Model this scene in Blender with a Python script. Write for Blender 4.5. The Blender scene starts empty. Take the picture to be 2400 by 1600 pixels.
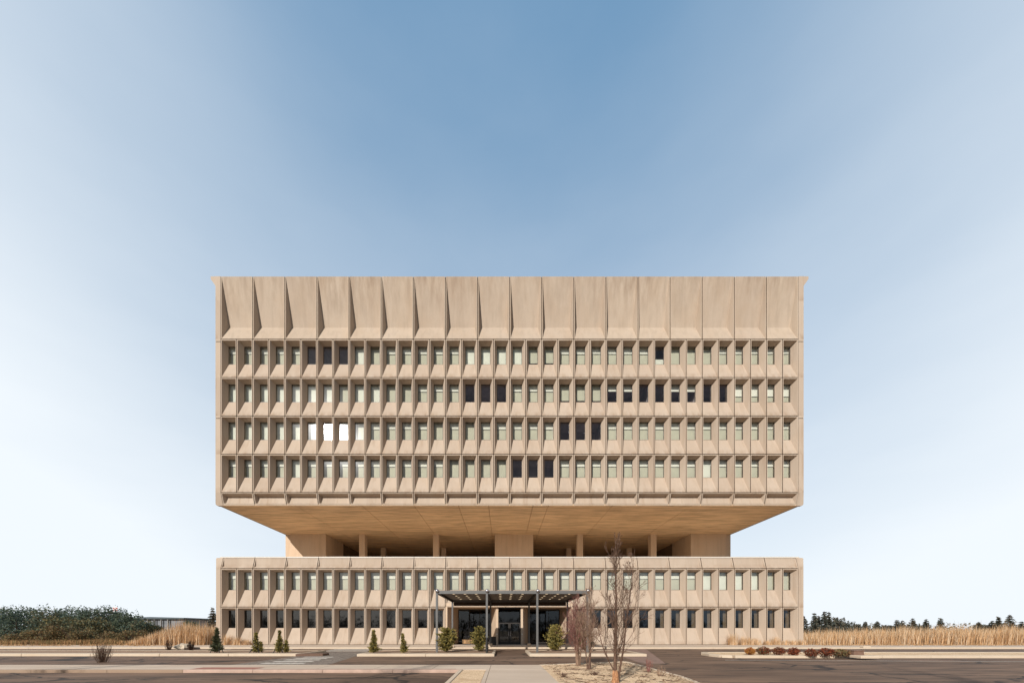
import bpy, math, random
from mathutils import Vector, Matrix, noise as mnoise

R = random.Random(7)
scene = bpy.context.scene
COL = scene.collection
F = 820.4; HC = 1.72            # focal length in photo pixels, eye height
PX, PY = 1178.0, 1474.0         # principal point in photo pixels

def at(px, py, z=0.0):
    """ground point (height z) under a pixel of the photograph"""
    d = (HC - z) * F / (py - PY)
    return ((px - PX) * d / F, d)
def xat(px, d): return (px - PX) * d / F
def zat(py, d): return HC + (PY - py) * d / F

# ------------------------------------------------------------------ materials
def new_mat(name):
    m = bpy.data.materials.new(name); m.use_nodes = True
    nt = m.node_tree; nt.nodes.clear()
    return m, nt, nt.nodes, nt.links
def N(nt, t, **kw):
    n = nt.nodes.new(t)
    for k, v in kw.items():
        if k in n.inputs: n.inputs[k].default_value = v
        else: setattr(n, k, v)
    return n
def rgba(c): return (c[0], c[1], c[2], 1.0)

def mapped_noise(nt, scale, detail=4.0, stretch=(1, 1, 1), rough=0.55):
    g = nt.nodes.new('ShaderNodeNewGeometry')
    mp = nt.nodes.new('ShaderNodeMapping'); mp.inputs['Scale'].default_value = stretch
    nt.links.new(g.outputs['Position'], mp.inputs['Vector'])
    n = nt.nodes.new('ShaderNodeTexNoise')
    n.inputs['Scale'].default_value = scale; n.inputs['Detail'].default_value = detail
    n.inputs['Roughness'].default_value = rough
    nt.links.new(mp.outputs['Vector'], n.inputs['Vector'])
    return n
def rng(nt, sock, a, b, c, d):
    m = nt.nodes.new('ShaderNodeMapRange'); m.clamp = True
    m.inputs[1].default_value = a; m.inputs[2].default_value = b
    m.inputs[3].default_value = c; m.inputs[4].default_value = d
    nt.links.new(sock, m.inputs[0]); return m.outputs[0]
def math_(nt, op, a, b=None):
    m = nt.nodes.new('ShaderNodeMath'); m.operation = op
    for i, v in enumerate((a, b)):
        if v is None: continue
        if isinstance(v, (int, float)): m.inputs[i].default_value = v
        else: nt.links.new(v, m.inputs[i])
    return m.outputs[0]
def mixc(nt, fac, a, b, mode='MIX'):
    m = nt.nodes.new('ShaderNodeMix'); m.data_type = 'RGBA'; m.blend_type = mode
    for idx, v in ((0, fac), (6, a), (7, b)):
        if isinstance(v, (int, float)): m.inputs[idx].default_value = v
        elif isinstance(v, tuple): m.inputs[idx].default_value = rgba(v)
        else: nt.links.new(v, m.inputs[idx])
    return m.outputs[2]
def finish(nt, col, rough=0.9, spec=0.25, bump=None, bump_str=0.2, bump_dist=0.02, metallic=0.0):
    p = nt.nodes.new('ShaderNodeBsdfPrincipled')
    if isinstance(col, tuple): p.inputs['Base Color'].default_value = rgba(col)
    else: nt.links.new(col, p.inputs['Base Color'])
    if isinstance(rough, (int, float)): p.inputs['Roughness'].default_value = rough
    else: nt.links.new(rough, p.inputs['Roughness'])
    p.inputs['Specular IOR Level'].default_value = spec
    p.inputs['Metallic'].default_value = metallic
    if bump is not None:
        b = nt.nodes.new('ShaderNodeBump'); b.inputs['Strength'].default_value = bump_str
        b.inputs['Distance'].default_value = bump_dist
        nt.links.new(bump, b.inputs['Height']); nt.links.new(b.outputs[0], p.inputs['Normal'])
    o = nt.nodes.new('ShaderNodeOutputMaterial')
    nt.links.new(p.outputs[0], o.inputs[0])
    return p

def concrete(name, base, streak=0.25, tint=0.10, boards=False, modules=False, toptop=None):
    m, nt, nd, lk = new_mat(name)
    fine = mapped_noise(nt, 9.0, 6.0)
    blot = mapped_noise(nt, 0.55, 5.0, (1, 1, 0.6))
    if boards:
        stk = mapped_noise(nt, 1.0, 6.0, (0.30, 2.6, 1.5), 0.7); blot = mapped_noise(nt, 0.22, 6.0, (0.7, 1.4, 1), 0.65)
    else:
        stk = mapped_noise(nt, 2.6, 5.0, (1, 1, 0.07), 0.6)
    dark = tuple(c * 0.62 for c in base)
    warm = (base[0] * 0.86, base[1] * 0.79, base[2] * 0.71)
    c = mixc(nt, rng(nt, fine.outputs['Fac'], 0.3, 0.7, 0.0, 0.16), base, dark)
    c = mixc(nt, rng(nt, blot.outputs['Fac'], 0.42, 0.72, 0.0, 0.45), c, warm)
    s = rng(nt, stk.outputs['Fac'], 0.42 if boards else 0.46, 0.62 if boards else 0.74, 0.0, streak)
    c = mixc(nt, s, c, tuple(q * 0.5 for q in base))
    if toptop is not None:      # rain streaks that start at the roof edge
        g = nt.nodes.new('ShaderNodeNewGeometry'); sx = nt.nodes.new('ShaderNodeSeparateXYZ')
        lk.new(g.outputs['Position'], sx.inputs[0])
        near = rng(nt, sx.outputs[2], toptop - 4.5, toptop, 0.0, 1.0)
        st2 = mapped_noise(nt, 1.6, 5.0, (1, 1, 0.10), 0.65)
        big = mapped_noise(nt, 0.11, 2.0, (1, 1, 0.2))
        f = math_(nt, 'MULTIPLY', near, rng(nt, st2.outputs['Fac'], 0.40, 0.66, 0.0, 0.80))
        f = math_(nt, 'MULTIPLY', f, rng(nt, big.outputs['Fac'], 0.38, 0.62, 0.35, 1.0))
        c = mixc(nt, f, c, (base[0] * 0.50, base[1] * 0.42, base[2] * 0.37))
    if modules:                 # every cast panel came out a slightly different tone, and dirt settles on its lower lip
        g = nt.nodes.new('ShaderNodeNewGeometry'); sx = nt.nodes.new('ShaderNodeSeparateXYZ'); lk.new(g.outputs['Position'], sx.inputs[0])
        ix = math_(nt, 'FLOOR', math_(nt, 'DIVIDE', math_(nt, 'ADD', sx.outputs[0], 29.0), 1.6509))
        uz = math_(nt, 'DIVIDE', math_(nt, 'ADD', sx.outputs[2], 7.86), 3.94)
        iz = math_(nt, 'FLOOR', uz)
        cb = nt.nodes.new('ShaderNodeCombineXYZ'); lk.new(ix, cb.inputs[0]); lk.new(iz, cb.inputs[1])
        wn = nt.nodes.new('ShaderNodeTexWhiteNoise'); wn.noise_dimensions = '2D'; lk.new(cb.outputs[0], wn.inputs['Vector'])
        c = mixc(nt, rng(nt, wn.outputs['Value'], 0, 1, 0.0, 0.30), c, (base[0] * 0.68, base[1] * 0.64, base[2] * 0.62))
        hgt = math_(nt, 'MULTIPLY', math_(nt, 'FRACT', uz), 3.94)
        dn = mapped_noise(nt, 1.5, 5.0, (1.2, 1, 0.5), 0.65)
        lip = math_(nt, 'MULTIPLY', rng(nt, hgt, 0.12, 0.62, 1.0, 0.0), rng(nt, dn.outputs['Fac'], 0.40, 0.62, 0.0, 0.60))
        c = mixc(nt, lip, c, (base[0] * 0.56, base[1] * 0.46, base[2] * 0.38))
        dn2 = mapped_noise(nt, 0.9, 5.0, (2.2, 1, 0.10), 0.65)
        run = math_(nt, 'MULTIPLY', rng(nt, hgt, 0.3, 1.9, 0.3, 1.0), rng(nt, dn2.outputs['Fac'], 0.52, 0.70, 0.0, 0.50))
        c = mixc(nt, run, c, (base[0] * 0.62, base[1] * 0.53, base[2] * 0.46))
    oi = nt.nodes.new('ShaderNodeObjectInfo')
    c = mixc(nt, rng(nt, oi.outputs['Random'], 0, 1, 0.0, tint), c, (base[0] * 0.70, base[1] * 0.66, base[2] * 0.66))
    finish(nt, c, 0.92, 0.2, fine.outputs['Fac'], 0.25, 0.02)
    return m

CONC = (0.486, 0.396, 0.313)
M = {}
M['concrete'] = concrete('precast_concrete', CONC, 0.16, 0.0, modules=True)
M['parapet'] = concrete('weathered_precast_concrete', (0.475, 0.386, 0.300), 0.30, 0.24, toptop=38.0)
M['soffit'] = concrete('board_marked_concrete', (0.82, 0.59, 0.38), 0.75, 0.0, boards=True)
M['pier'] = concrete('pier_concrete', (0.62, 0.475, 0.345), 0.30, 0.1)
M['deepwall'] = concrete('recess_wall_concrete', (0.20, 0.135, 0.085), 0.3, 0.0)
M['roofdeck'] = concrete('roof_ballast', (0.80, 0.67, 0.50), 0.1, 0.0)
M['pave'] = concrete('paving_concrete', (0.34, 0.245, 0.175), 0.0, 0.1)
M['kerb'] = concrete('kerb_concrete', (0.60, 0.49, 0.37), 0.1, 0.1)

def simple(name, col, rough=0.6, spec=0.4, var=0.15, scale=6.0, metallic=0.0):
    m, nt, nd, lk = new_mat(name)
    n = mapped_noise(nt, scale, 4.0)
    c = mixc(nt, rng(nt, n.outputs['Fac'], 0.3, 0.7, 0.0, 1.0), tuple(q * (1 - var) for q in col), tuple(q * (1 + var) for q in col))
    finish(nt, c, rough, spec, metallic=metallic)
    return m
M['joint'] = simple('dark_joint_sealant', (0.12, 0.078, 0.052), 0.9, 0.1, 0.2, 4)
M['coping'] = simple('pale_metal_coping', (0.60, 0.55, 0.48), 0.35, 0.5, 0.05)
M['frame'] = simple('dark_bronze_frame', (0.030, 0.024, 0.020), 0.45, 0.4)
M['office'] = simple('grey_office_interior', (0.56, 0.50, 0.525), 0.9, 0.1, 0.3, 0.8)
M['interior'] = simple('dim_interior', (0.060, 0.050, 0.050), 0.9, 0.1, 0.3, 0.8)
M['shade'] = simple('sage_roller_shade', (0.60, 0.575, 0.475), 0.9, 0.1, 0.05, 1.5)
M['lightshade'] = simple('pale_roller_shade', (0.79, 0.785, 0.71), 0.9, 0.1, 0.04, 1.5)
M['whiteblind'] = simple('white_blind', (0.86, 0.84, 0.77), 0.9, 0.1, 0.03, 1.5)
M['lit_reveal'] = simple('beige_lit_reveal', (0.50, 0.39, 0.28), 0.9, 0.1, 0.1, 4)
M['steel'] = simple('grey_painted_steel', (0.115, 0.112, 0.108), 0.45, 0.45, 0.08)
M['darksteel'] = simple('near_black_steel', (0.020, 0.018, 0.017), 0.5, 0.4, 0.2)
M['ball'] = simple('polished_ball', (0.45, 0.43, 0.44), 0.18, 0.5, 0.03, metallic=0.9)
M['ceil'] = simple('canopy_ceiling', (0.20, 0.18, 0.155), 0.7, 0.3, 0.05)
M['darkwood'] = simple('dark_wood_fascia', (0.050, 0.028, 0.016), 0.6, 0.3, 0.3, 9)
M['wood'] = simple('oiled_wood', (0.42, 0.25, 0.12), 0.7, 0.2, 0.2, 9)
M['bark'] = simple('grey_bark', (0.120, 0.074, 0.053), 0.9, 0.1, 0.3, 14)
M['redbark'] = simple('red_brown_bark', (0.20, 0.095, 0.078), 0.9, 0.1, 0.3, 14)
M['twig'] = simple('tan_twig', (0.22, 0.145, 0.10), 0.9, 0.1, 0.3, 14)
M['trunkbase'] = simple('flaking_orange_bark', (0.36, 0.185, 0.095), 0.9, 0.1, 0.4, 18)
M['stone'] = simple('pale_stone', (0.50, 0.42, 0.32), 0.9, 0.2, 0.2, 4)
M['brownbox_kerbshade'] = simple('brown_metal_and_kerb_shade', (0.17, 0.10, 0.07), 0.7, 0.3, 0.15)
M['white_paint'] = simple('road_paint', (0.62, 0.57, 0.50), 0.8, 0.2, 0.25, 5)
M['red_paint'] = simple('faded_red_paint', (0.46, 0.325, 0.255), 0.8, 0.2, 0.15, 3)
M['redpave'] = simple('reddish_paving', (0.25, 0.165, 0.13), 0.9, 0.2, 0.2, 3)
M['signred'] = simple('sign_red', (0.45, 0.03, 0.04), 0.6, 0.3, 0.1)
M['signwhite'] = simple('sign_white', (0.8, 0.78, 0.76), 0.6, 0.3, 0.05)
M['farwall'] = simple('blue_grey_wall', (0.19, 0.20, 0.215), 0.9, 0.2, 0.2, 1)
M['farpost'] = simple('pale_grey_post', (0.30, 0.29, 0.28), 0.8, 0.2, 0.1, 1)
M['farroof'] = simple('slate_roof', (0.085, 0.105, 0.115), 0.8, 0.2, 0.1, 1)

def leaf(name, col, var=0.3, trans=0.25):
    m, nt, nd, lk = new_mat(name)
    n = mapped_noise(nt, 3.0, 3.0)
    c = mixc(nt, rng(nt, n.outputs['Fac'], 0.3, 0.7, 0.0, 1.0), tuple(q * (1 - var) for q in col), tuple(q * (1 + var) for q in col))
    d = nt.nodes.new('ShaderNodeBsdfDiffuse'); t = nt.nodes.new('ShaderNodeBsdfTranslucent')
    mx = nt.nodes.new('ShaderNodeMixShader'); mx.inputs[0].default_value = trans
    lk.new(c, d.inputs[0]); lk.new(c, t.inputs[0]); lk.new(d.outputs[0], mx.inputs[1]); lk.new(t.outputs[0], mx.inputs[2])
    o = nt.nodes.new('ShaderNodeOutputMaterial'); lk.new(mx.outputs[0], o.inputs[0])
    return m
M['spruce_a'] = leaf('olive_needles', (0.46, 0.375, 0.125), 0.25)
M['spruce_b'] = leaf('dark_needles', (0.120, 0.115, 0.050), 0.3)
M['spruce_c'] = leaf('blue_green_needles', (0.125, 0.140, 0.085), 0.3)
M['tree_a'] = leaf('grey_green_leaves', (0.125, 0.150, 0.100), 0.35)
M['tree_b'] = leaf('blue_grey_leaves', (0.088, 0.122, 0.102), 0.35)
M['tree_c'] = leaf('olive_grey_leaves', (0.180, 0.160, 0.098), 0.3)
M['conifer_a'] = leaf('dark_conifer_needles', (0.080, 0.090, 0.075), 0.3)
M['conifer_b'] = leaf('brown_green_needles', (0.135, 0.120, 0.092), 0.3)
M['grass_a'] = leaf('tan_grass', (0.60, 0.40, 0.225), 0.2)
M['grass_b'] = leaf('orange_grass', (0.53, 0.315, 0.155), 0.2)
M['grass_c'] = leaf('pale_grass', (0.70, 0.54, 0.37), 0.15)
M['brush_a'] = leaf('brown_brush', (0.25, 0.155, 0.080), 0.3)
M['brush_b'] = leaf('olive_brush', (0.185, 0.150, 0.070), 0.3)
M['redleaf_a'] = leaf('rust_red_leaves', (0.27, 0.075, 0.035), 0.3)
M['redleaf_b'] = leaf('dark_maroon_leaves', (0.125, 0.045, 0.028), 0.3)
M['redleaf_c'] = leaf('amber_leaves', (0.42, 0.195, 0.050), 0.3)
M['deadleaf'] = leaf('dead_leaf', (0.20, 0.105, 0.055), 0.3)

def glass(name, tint, rough, boost):
    m, nt, nd, lk = new_mat(name)
    tr = N(nt, 'ShaderNodeBsdfTransparent'); tr.inputs[0].default_value = rgba(tint)
    gl = N(nt, 'ShaderNodeBsdfGlossy'); gl.inputs['Roughness'].default_value = rough
    gl.inputs[0].default_value = (0.92, 0.95, 1, 1)
    fr = N(nt, 'ShaderNodeFresnel'); fr.inputs[0].default_value = 1.5
    f = math_(nt, 'MINIMUM', math_(nt, 'ADD', fr.outputs[0], boost), 1.0)
    # old float glass is never quite flat
    n = mapped_noise(nt, 1.1, 2.0)
    b = N(nt, 'ShaderNodeBump'); b.inputs['Strength'].default_value = 0.2; b.inputs['Distance'].default_value = 0.005
    lk.new(n.outputs['Fac'], b.inputs['Height']); lk.new(b.outputs[0], gl.inputs['Normal'])
    mx = N(nt, 'ShaderNodeMixShader'); lk.new(f, mx.inputs[0]); lk.new(tr.outputs[0], mx.inputs[1]); lk.new(gl.outputs[0], mx.inputs[2])
    o = N(nt, 'ShaderNodeOutputMaterial'); lk.new(mx.outputs[0], o.inputs[0])
    return m
M['glass'] = glass('office_glass', (0.88, 0.895, 0.86), 0.056, 0.055)
M['doorglass'] = glass('clear_dark_glass', (0.50, 0.49, 0.46), 0.03, 0.05)
M['lobbyglass'] = glass('dark_lobby_glass', (0.50, 0.52, 0.52), 0.03, 0.01)

def emitter(name, col, s):
    m, nt, nd, lk = new_mat(name)
    e = N(nt, 'ShaderNodeEmission'); e.inputs[0].default_value = rgba(col); e.inputs[1].default_value = s
    o = N(nt, 'ShaderNodeOutputMaterial'); lk.new(e.outputs[0], o.inputs[0]); return m
M['lamp'] = emitter('warm_downlight', (1.0, 0.74, 0.46), 1.6)

def asphalt():
    m, nt, nd, lk = new_mat('asphalt')
    grain = mapped_noise(nt, 60.0, 3.0)
    blot = mapped_noise(nt, 0.30, 6.0, (0.45, 1.6, 1), 0.6)
    wear_shadow = mapped_noise(nt, 1.4, 5.0, (0.16, 1.3, 1), 0.6)
    c = mixc(nt, rng(nt, blot.outputs['Fac'], 0.35, 0.65, 0, 1), (0.130, 0.078, 0.050), (0.260, 0.160, 0.102))
    c = mixc(nt, rng(nt, wear_shadow.outputs['Fac'], 0.48, 0.66, 0, 0.85), c, (0.058, 0.038, 0.027))  # dark streaks: worn patches, with tree shadows put into the colour
    spot = mapped_noise(nt, 0.7, 3.0, (0.5, 1.0, 1)); c = mixc(nt, rng(nt, spot.outputs['Fac'], 0.64, 0.74, 0, 0.7), c, (0.040, 0.028, 0.021))
    c = mixc(nt, rng(nt, grain.outputs['Fac'], 0.35, 0.65, 0, 0.3), c, (0.07, 0.055, 0.045))
    # sealed cracks
    g = N(nt, 'ShaderNodeNewGeometry'); mp = N(nt, 'ShaderNodeMapping'); mp.inputs['Scale'].default_value = (0.13, 0.30, 1)
    lk.new(g.outputs['Position'], mp.inputs[0])
    wob = mapped_noise(nt, 0.8, 4.0)
    av = N(nt, 'ShaderNodeVectorMath', operation='MULTIPLY_ADD'); av.inputs[1].default_value = (0.35, 0.35, 0)
    lk.new(wob.outputs['Color'], av.inputs[0]); lk.new(mp.outputs[0], av.inputs[2])
    v = N(nt, 'ShaderNodeTexVoronoi', feature='DISTANCE_TO_EDGE'); v.inputs['Scale'].default_value = 1.0
    lk.new(av.outputs[0], v.inputs['Vector'])
    c = mixc(nt, rng(nt, v.outputs['Distance'], 0.007, 0.018, 0.85, 0.0), c, (0.022, 0.018, 0.016))
    finish(nt, c, 0.85, 0.3, grain.outputs['Fac'], 0.3, 0.01)
    return m
M['asphalt'] = asphalt()

def speckle(name, a, b, c3, scale=40.0):
    m, nt, nd, lk = new_mat(name)
    g = N(nt, 'ShaderNodeNewGeometry')
    v = N(nt, 'ShaderNodeTexVoronoi'); v.inputs['Scale'].default_value = scale
    lk.new(g.outputs['Position'], v.inputs['Vector'])
    sp = N(nt, 'ShaderNodeSeparateColor'); lk.new(v.outputs['Color'], sp.inputs[0])
    big = mapped_noise(nt, 1.2, 5.0)
    c = mixc(nt, rng(nt, sp.outputs[0], 0.0, 1.0, 0, 1), a, b)
    c = mixc(nt, rng(nt, big.outputs['Fac'], 0.50, 0.72, 0, 0.7), c, c3)
    finish(nt, c, 0.95, 0.15, v.outputs['Distance'], 0.4, 0.02)
    return m
M['gravel'] = speckle('tan_gravel', (0.48, 0.325, 0.195), (0.86, 0.65, 0.43), (0.46, 0.30, 0.175))
M['mulch'] = speckle('reddish_mulch', (0.22, 0.14, 0.095), (0.42, 0.29, 0.20), (0.25, 0.155, 0.10))
M['cobble'] = speckle('grey_cobbles', (0.14, 0.115, 0.095), (0.29, 0.24, 0.20), (0.16, 0.13, 0.105), 9.0)
M['earth'] = speckle('dry_earth', (0.22, 0.155, 0.095), (0.36, 0.26, 0.16), (0.20, 0.15, 0.075), 3.0)

def scored_pave():
    m, nt, nd, lk = new_mat('scored_paving')
    g = N(nt, 'ShaderNodeNewGeometry'); mp = N(nt, 'ShaderNodeMapping'); mp.inputs['Location'].default_value = (0.52, 0.1, 0)
    lk.new(g.outputs['Position'], mp.inputs[0])
    br = N(nt, 'ShaderNodeTexBrick'); br.offset = 0.0; br.inputs['Scale'].default_value = 1.0
    br.inputs['Mortar Size'].default_value = 0.012; br.inputs['Brick Width'].default_value = 2.36; br.inputs['Row Height'].default_value = 1.9
    br.inputs['Color1'].default_value = (0.60, 0.49, 0.385, 1); br.inputs['Color2'].default_value = (0.56, 0.45, 0.35, 1); br.inputs['Mortar'].default_value = (0.17, 0.12, 0.09, 1)
    lk.new(mp.outputs[0], br.inputs[0])
    n = mapped_noise(nt, 0.9, 6.0, (0.5, 1.3, 1)); n2 = mapped_noise(nt, 22.0, 3.0)
    c = mixc(nt, rng(nt, n.outputs['Fac'], 0.4, 0.75, 0, 0.4), br.outputs[0], (0.44, 0.325, 0.235))
    c = mixc(nt, rng(nt, n2.outputs['Fac'], 0.35, 0.7, 0, 0.18), c, (0.38, 0.29, 0.22))
    finish(nt, c, 0.9, 0.2, n2.outputs['Fac'], 0.15, 0.01)
    return m
M['scored'] = scored_pave()

def tactile():
    m, nt, nd, lk = new_mat('tactile_tile')
    g = N(nt, 'ShaderNodeNewGeometry')
    v = N(nt, 'ShaderNodeTexVoronoi'); v.inputs['Scale'].default_value = 11.0; v.inputs['Randomness'].default_value = 0.0
    lk.new(g.outputs['Position'], v.inputs['Vector'])
    c = mixc(nt, rng(nt, v.outputs['Distance'], 0.22, 0.36, 0, 1), (0.50, 0.27, 0.21), (0.34, 0.155, 0.115))
    finish(nt, c, 0.8, 0.2); return m
M['tactile'] = tactile()

# ------------------------------------------------------------------ mesh helpers
class MB:
    def __init__(s): s.v = []; s.f = []; s.m = []
    def poly(s, pts, mi=0):
        b = len(s.v); s.v.extend([tuple(p) for p in pts]); s.f.append(tuple(range(b, b + len(pts)))); s.m.append(mi)
    def box(s, x0, x1, y0, y1, z0, z1, mi=0, bev=0.0):
        if bev > 0:
            b = bev
            ring = [(x0 + b, y0), (x1 - b, y0), (x1, y0 + b), (x1, y1 - b), (x1 - b, y1), (x0 + b, y1), (x0, y1 - b), (x0, y0 + b)]
            cx, cy = (x0 + x1) / 2, (y0 + y1) / 2
            ins = [(x + (b if x < cx else -b), y + (b if y < cy else -b)) for x, y in ring]
            k = len(s.v)
            for z, rg in ((z0, ring), (z1 - b, ring), (z1, ins)):
                s.v.extend([(x, y, z) for x, y in rg])
            for L in (0, 1):
                for i in range(8):
                    j = (i + 1) % 8
                    s.f.append((k + L * 8 + i, k + L * 8 + j, k + L * 8 + 8 + j, k + L * 8 + 8 + i)); s.m.append(mi)
            s.f.append(tuple(k + 16 + i for i in range(8))); s.m.append(mi)
            s.f.append(tuple(k + 7 - i for i in range(8))); s.m.append(mi)
            return
        k = len(s.v)
        s.v.extend([(x0, y0, z0), (x1, y0, z0), (x1, y1, z0), (x0, y1, z0), (x0, y0, z1), (x1, y0, z1), (x1, y1, z1), (x0, y1, z1)])
        for q in ((0, 3, 2, 1), (4, 5, 6, 7), (0, 1, 5, 4), (1, 2, 6, 5), (2, 3, 7, 6), (3, 0, 4, 7)):
            s.f.append(tuple(k + i for i in q)); s.m.append(mi)
    def prism(s, pts, z0, z1, mi=0):
        """pts counter-clockwise in plan"""
        k = len(s.v); n = len(pts)
        s.v.extend([(x, y, z0) for x, y in pts]); s.v.extend([(x, y, z1) for x, y in pts])
        for i in range(n):
            j = (i + 1) % n
            s.f.append((k + i, k + j, k + n + j, k + n + i)); s.m.append(mi)
        s.f.append(tuple(k + n + i for i in range(n))); s.m.append(mi)
        s.f.append(tuple(k + n - 1 - i for i in range(n))); s.m.append(mi)
    def tube(s, pts, rad, n=6, mi=0, cap=True):
        k0 = len(s.v); P = [Vector(p) for p in pts]
        for i, p in enumerate(P):
            d = (P[min(i + 1, len(P) - 1)] - P[max(i - 1, 0)])
            if d.length < 1e-9: d = Vector((0, 0, 1))
            d.normalize()
            a = d.cross(Vector((0.31, 0.95, 0.11))).normalized(); b = d.cross(a)
            r = rad[i] if isinstance(rad, (list, tuple)) else rad
            for q in range(n):
                t = 2 * math.pi * q / n
                s.v.append(tuple(p + a * (r * math.cos(t)) + b * (r * math.sin(t))))
        for i in range(len(P) - 1):
            for q in range(n):
                w = (q + 1) % n
                s.f.append((k0 + i * n + q, k0 + i * n + w, k0 + (i + 1) * n + w, k0 + (i + 1) * n + q)); s.m.append(mi)
        if cap:
            s.f.append(tuple(k0 + n - 1 - q for q in range(n))); s.m.append(mi)
            e = k0 + (len(P) - 1) * n
            s.f.append(tuple(e + q for q in range(n))); s.m.append(mi)
    def sphere(s, c, r, mi=0, nu=14, nv=9, sz=1.0, wob=None):
        k = len(s.v)
        for j in range(nv + 1):
            th = math.pi * j / nv
            for i in range(nu):
                ph = 2 * math.pi * i / nu
                d = Vector((math.sin(th) * math.cos(ph), math.sin(th) * math.sin(ph), math.cos(th)))
                rr = r * (1 + (wob * mnoise.noise(d * 1.7 + Vector(c)) if wob else 0))
                s.v.append((c[0] + d.x * rr, c[1] + d.y * rr, c[2] + d.z * rr * sz))
        for j in range(nv):
            for i in range(nu):
                w = (i + 1) % nu
                s.f.append((k + j * nu + i, k + (j + 1) * nu + i, k + (j + 1) * nu + w, k + j * nu + w)); s.m.append(mi)
    def mesh(s, name, mats, smooth=False):
        me = bpy.data.meshes.new(name); me.from_pydata(s.v, [], s.f)
        for m in mats: me.materials.append(m)
        me.polygons.foreach_set('material_index', s.m)
        if smooth: me.polygons.foreach_set('use_smooth', [True] * len(s.f))
        me.update(); return me
    def obj(s, name, mats, parent=None, smooth=False, loc=None):
        if not isinstance(mats, (list, tuple)): mats = [mats]
        o = bpy.data.objects.new(name, s.mesh(name, mats, smooth)); COL.objects.link(o)
        if parent is not None:
            o.parent = parent
            o.location = loc if loc is not None else -world_loc(parent)
        elif loc is not None: o.location = loc
        return o

WL = {}
def world_loc(o): return Vector(WL.get(o.name, (0, 0, 0)))
def thing(name, label, cat, loc=(0, 0, 0), group=None, rz=0.0):
    o = bpy.data.objects.new(name, None); COL.objects.link(o); o.location = loc; o.rotation_euler.z = rz
    o.empty_display_size = 0.3
    WL[o.name] = tuple(loc); o['label'] = label; o['category'] = cat
    if group: o['group'] = group
    return o
def tag(o, label, cat, group=None, kind=None):
    o['label'] = label; o['category'] = cat
    if group: o['group'] = group
    if kind: o['kind'] = kind
    return o
def struct(o, label=None):
    o['kind'] = 'structure'
    if label: o['label'] = label
    return o
def dup(root, loc, label, rz=0.0, scale=1.0, group=None):
    r = root.copy(); COL.objects.link(r); r.location = loc; r.rotation_euler.z = rz; r.scale = (scale,) * 3
    r['label'] = label
    if group: r['group'] = group
    for ch in list(root.children):
        c = ch.copy(); COL.objects.link(c); c.parent = r
        for g in ch.children:
            d = g.copy(); COL.objects.link(d); d.parent = c
    return r

# ------------------------------------------------------------------ office building
FY = 36.0                       # facade plane
MX0, MW = -29.0, 1.6509         # first module edge, module width
ZB = 0.15                       # pavement level at the building
SEAM = [31.53, 27.59, 23.65, 19.72, 15.78]      # joints of the upper block, top to bottom
LSEAM = [7.98, 4.02, ZB]                         # joints of the lower block
ZTOP, ZSOF, ZDECK = 38.0, 14.54, 9.14
XL, XR = -29.53, 30.96
DEPTH = 30.0
ENT0, ENT1 = 14, 22             # entrance takes the place of these bays on the ground floor

bld = thing('office_building', 'beige precast concrete office block whose wide upper storeys float above a two storey base', 'building', (0.7, FY, 0.15))

def ring(mb, P, O, I):
    """front band between outer rectangle O and inner opening I; each (x0,x1,z0,z1); P maps (x,z)->3d"""
    o = [(O[0], O[2]), (O[1], O[2]), (O[1], O[3]), (O[0], O[3])]
    i = [(I[0], I[2]), (I[1], I[2]), (I[1], I[3]), (I[0], I[3])]
    for a in range(4):
        b = (a + 1) % 4
        mb.poly([P(*o[a]), P(*o[b]), P(*i[b]), P(*i[a])])
def groove(mb, P, w, H, g=0.034, dep=0.10):
    """recessed joint all round a panel"""
    o = [(0, 0), (w, 0), (w, H), (0, H)]; i = [(g, g), (w - g, g), (w - g, H - g), (g, H - g)]
    D = Vector((0, dep, 0))
    for a in range(4):
        b = (a + 1) % 4
        mb.poly([Vector(P(*o[a])) + D, Vector(P(*o[b])) + D, Vector(P(*i[b])) + D, Vector(P(*i[a])) + D], 1)
        mb.poly([Vector(P(*i[a])) + D, Vector(P(*i[b])) + D, P(*i[b]), P(*i[a])], 1)
    return (g, w - g, g, H - g)

WA, WZ0, WZ1, WD = 0.348, 1.786, 3.646, 0.60     # window opening in a bay: margin, sill, head, depth
def bay(mb, x0, z0, H, k=1.0):
    P = lambda x, z, y=0.0: Vector((x0 + x, FY + y, z0 + z))
    O = groove(mb, P, MW, H)
    I = (0.105, MW - 0.105, 0.075, H - 0.125)
    ring(mb, P, O, I)
    a, c, d = WA, WD, H - 3.94
    W = (a, MW - a, WZ0 + d, WZ1 + d)
    i = [(I[0], I[2]), (I[1], I[2]), (I[1], I[3]), (I[0], I[3])]
    w = [(W[0], W[2]), (W[1], W[2]), (W[1], W[3]), (W[0], W[3])]
    for q in range(4):
        t = (q + 1) % 4
        mb.poly([P(*i[q]), P(*i[t]), P(*w[t], c), P(*w[q], c)])
    # the thickness of the panel behind the frame
    for q in range(4):
        t = (q + 1) % 4
        mb.poly([P(*w[q], c), P(*w[t], c), P(*w[t], c + 0.16), P(*w[q], c + 0.16)])
    return x0 + MW / 2, z0 + (W[2] + W[3]) / 2

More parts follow.
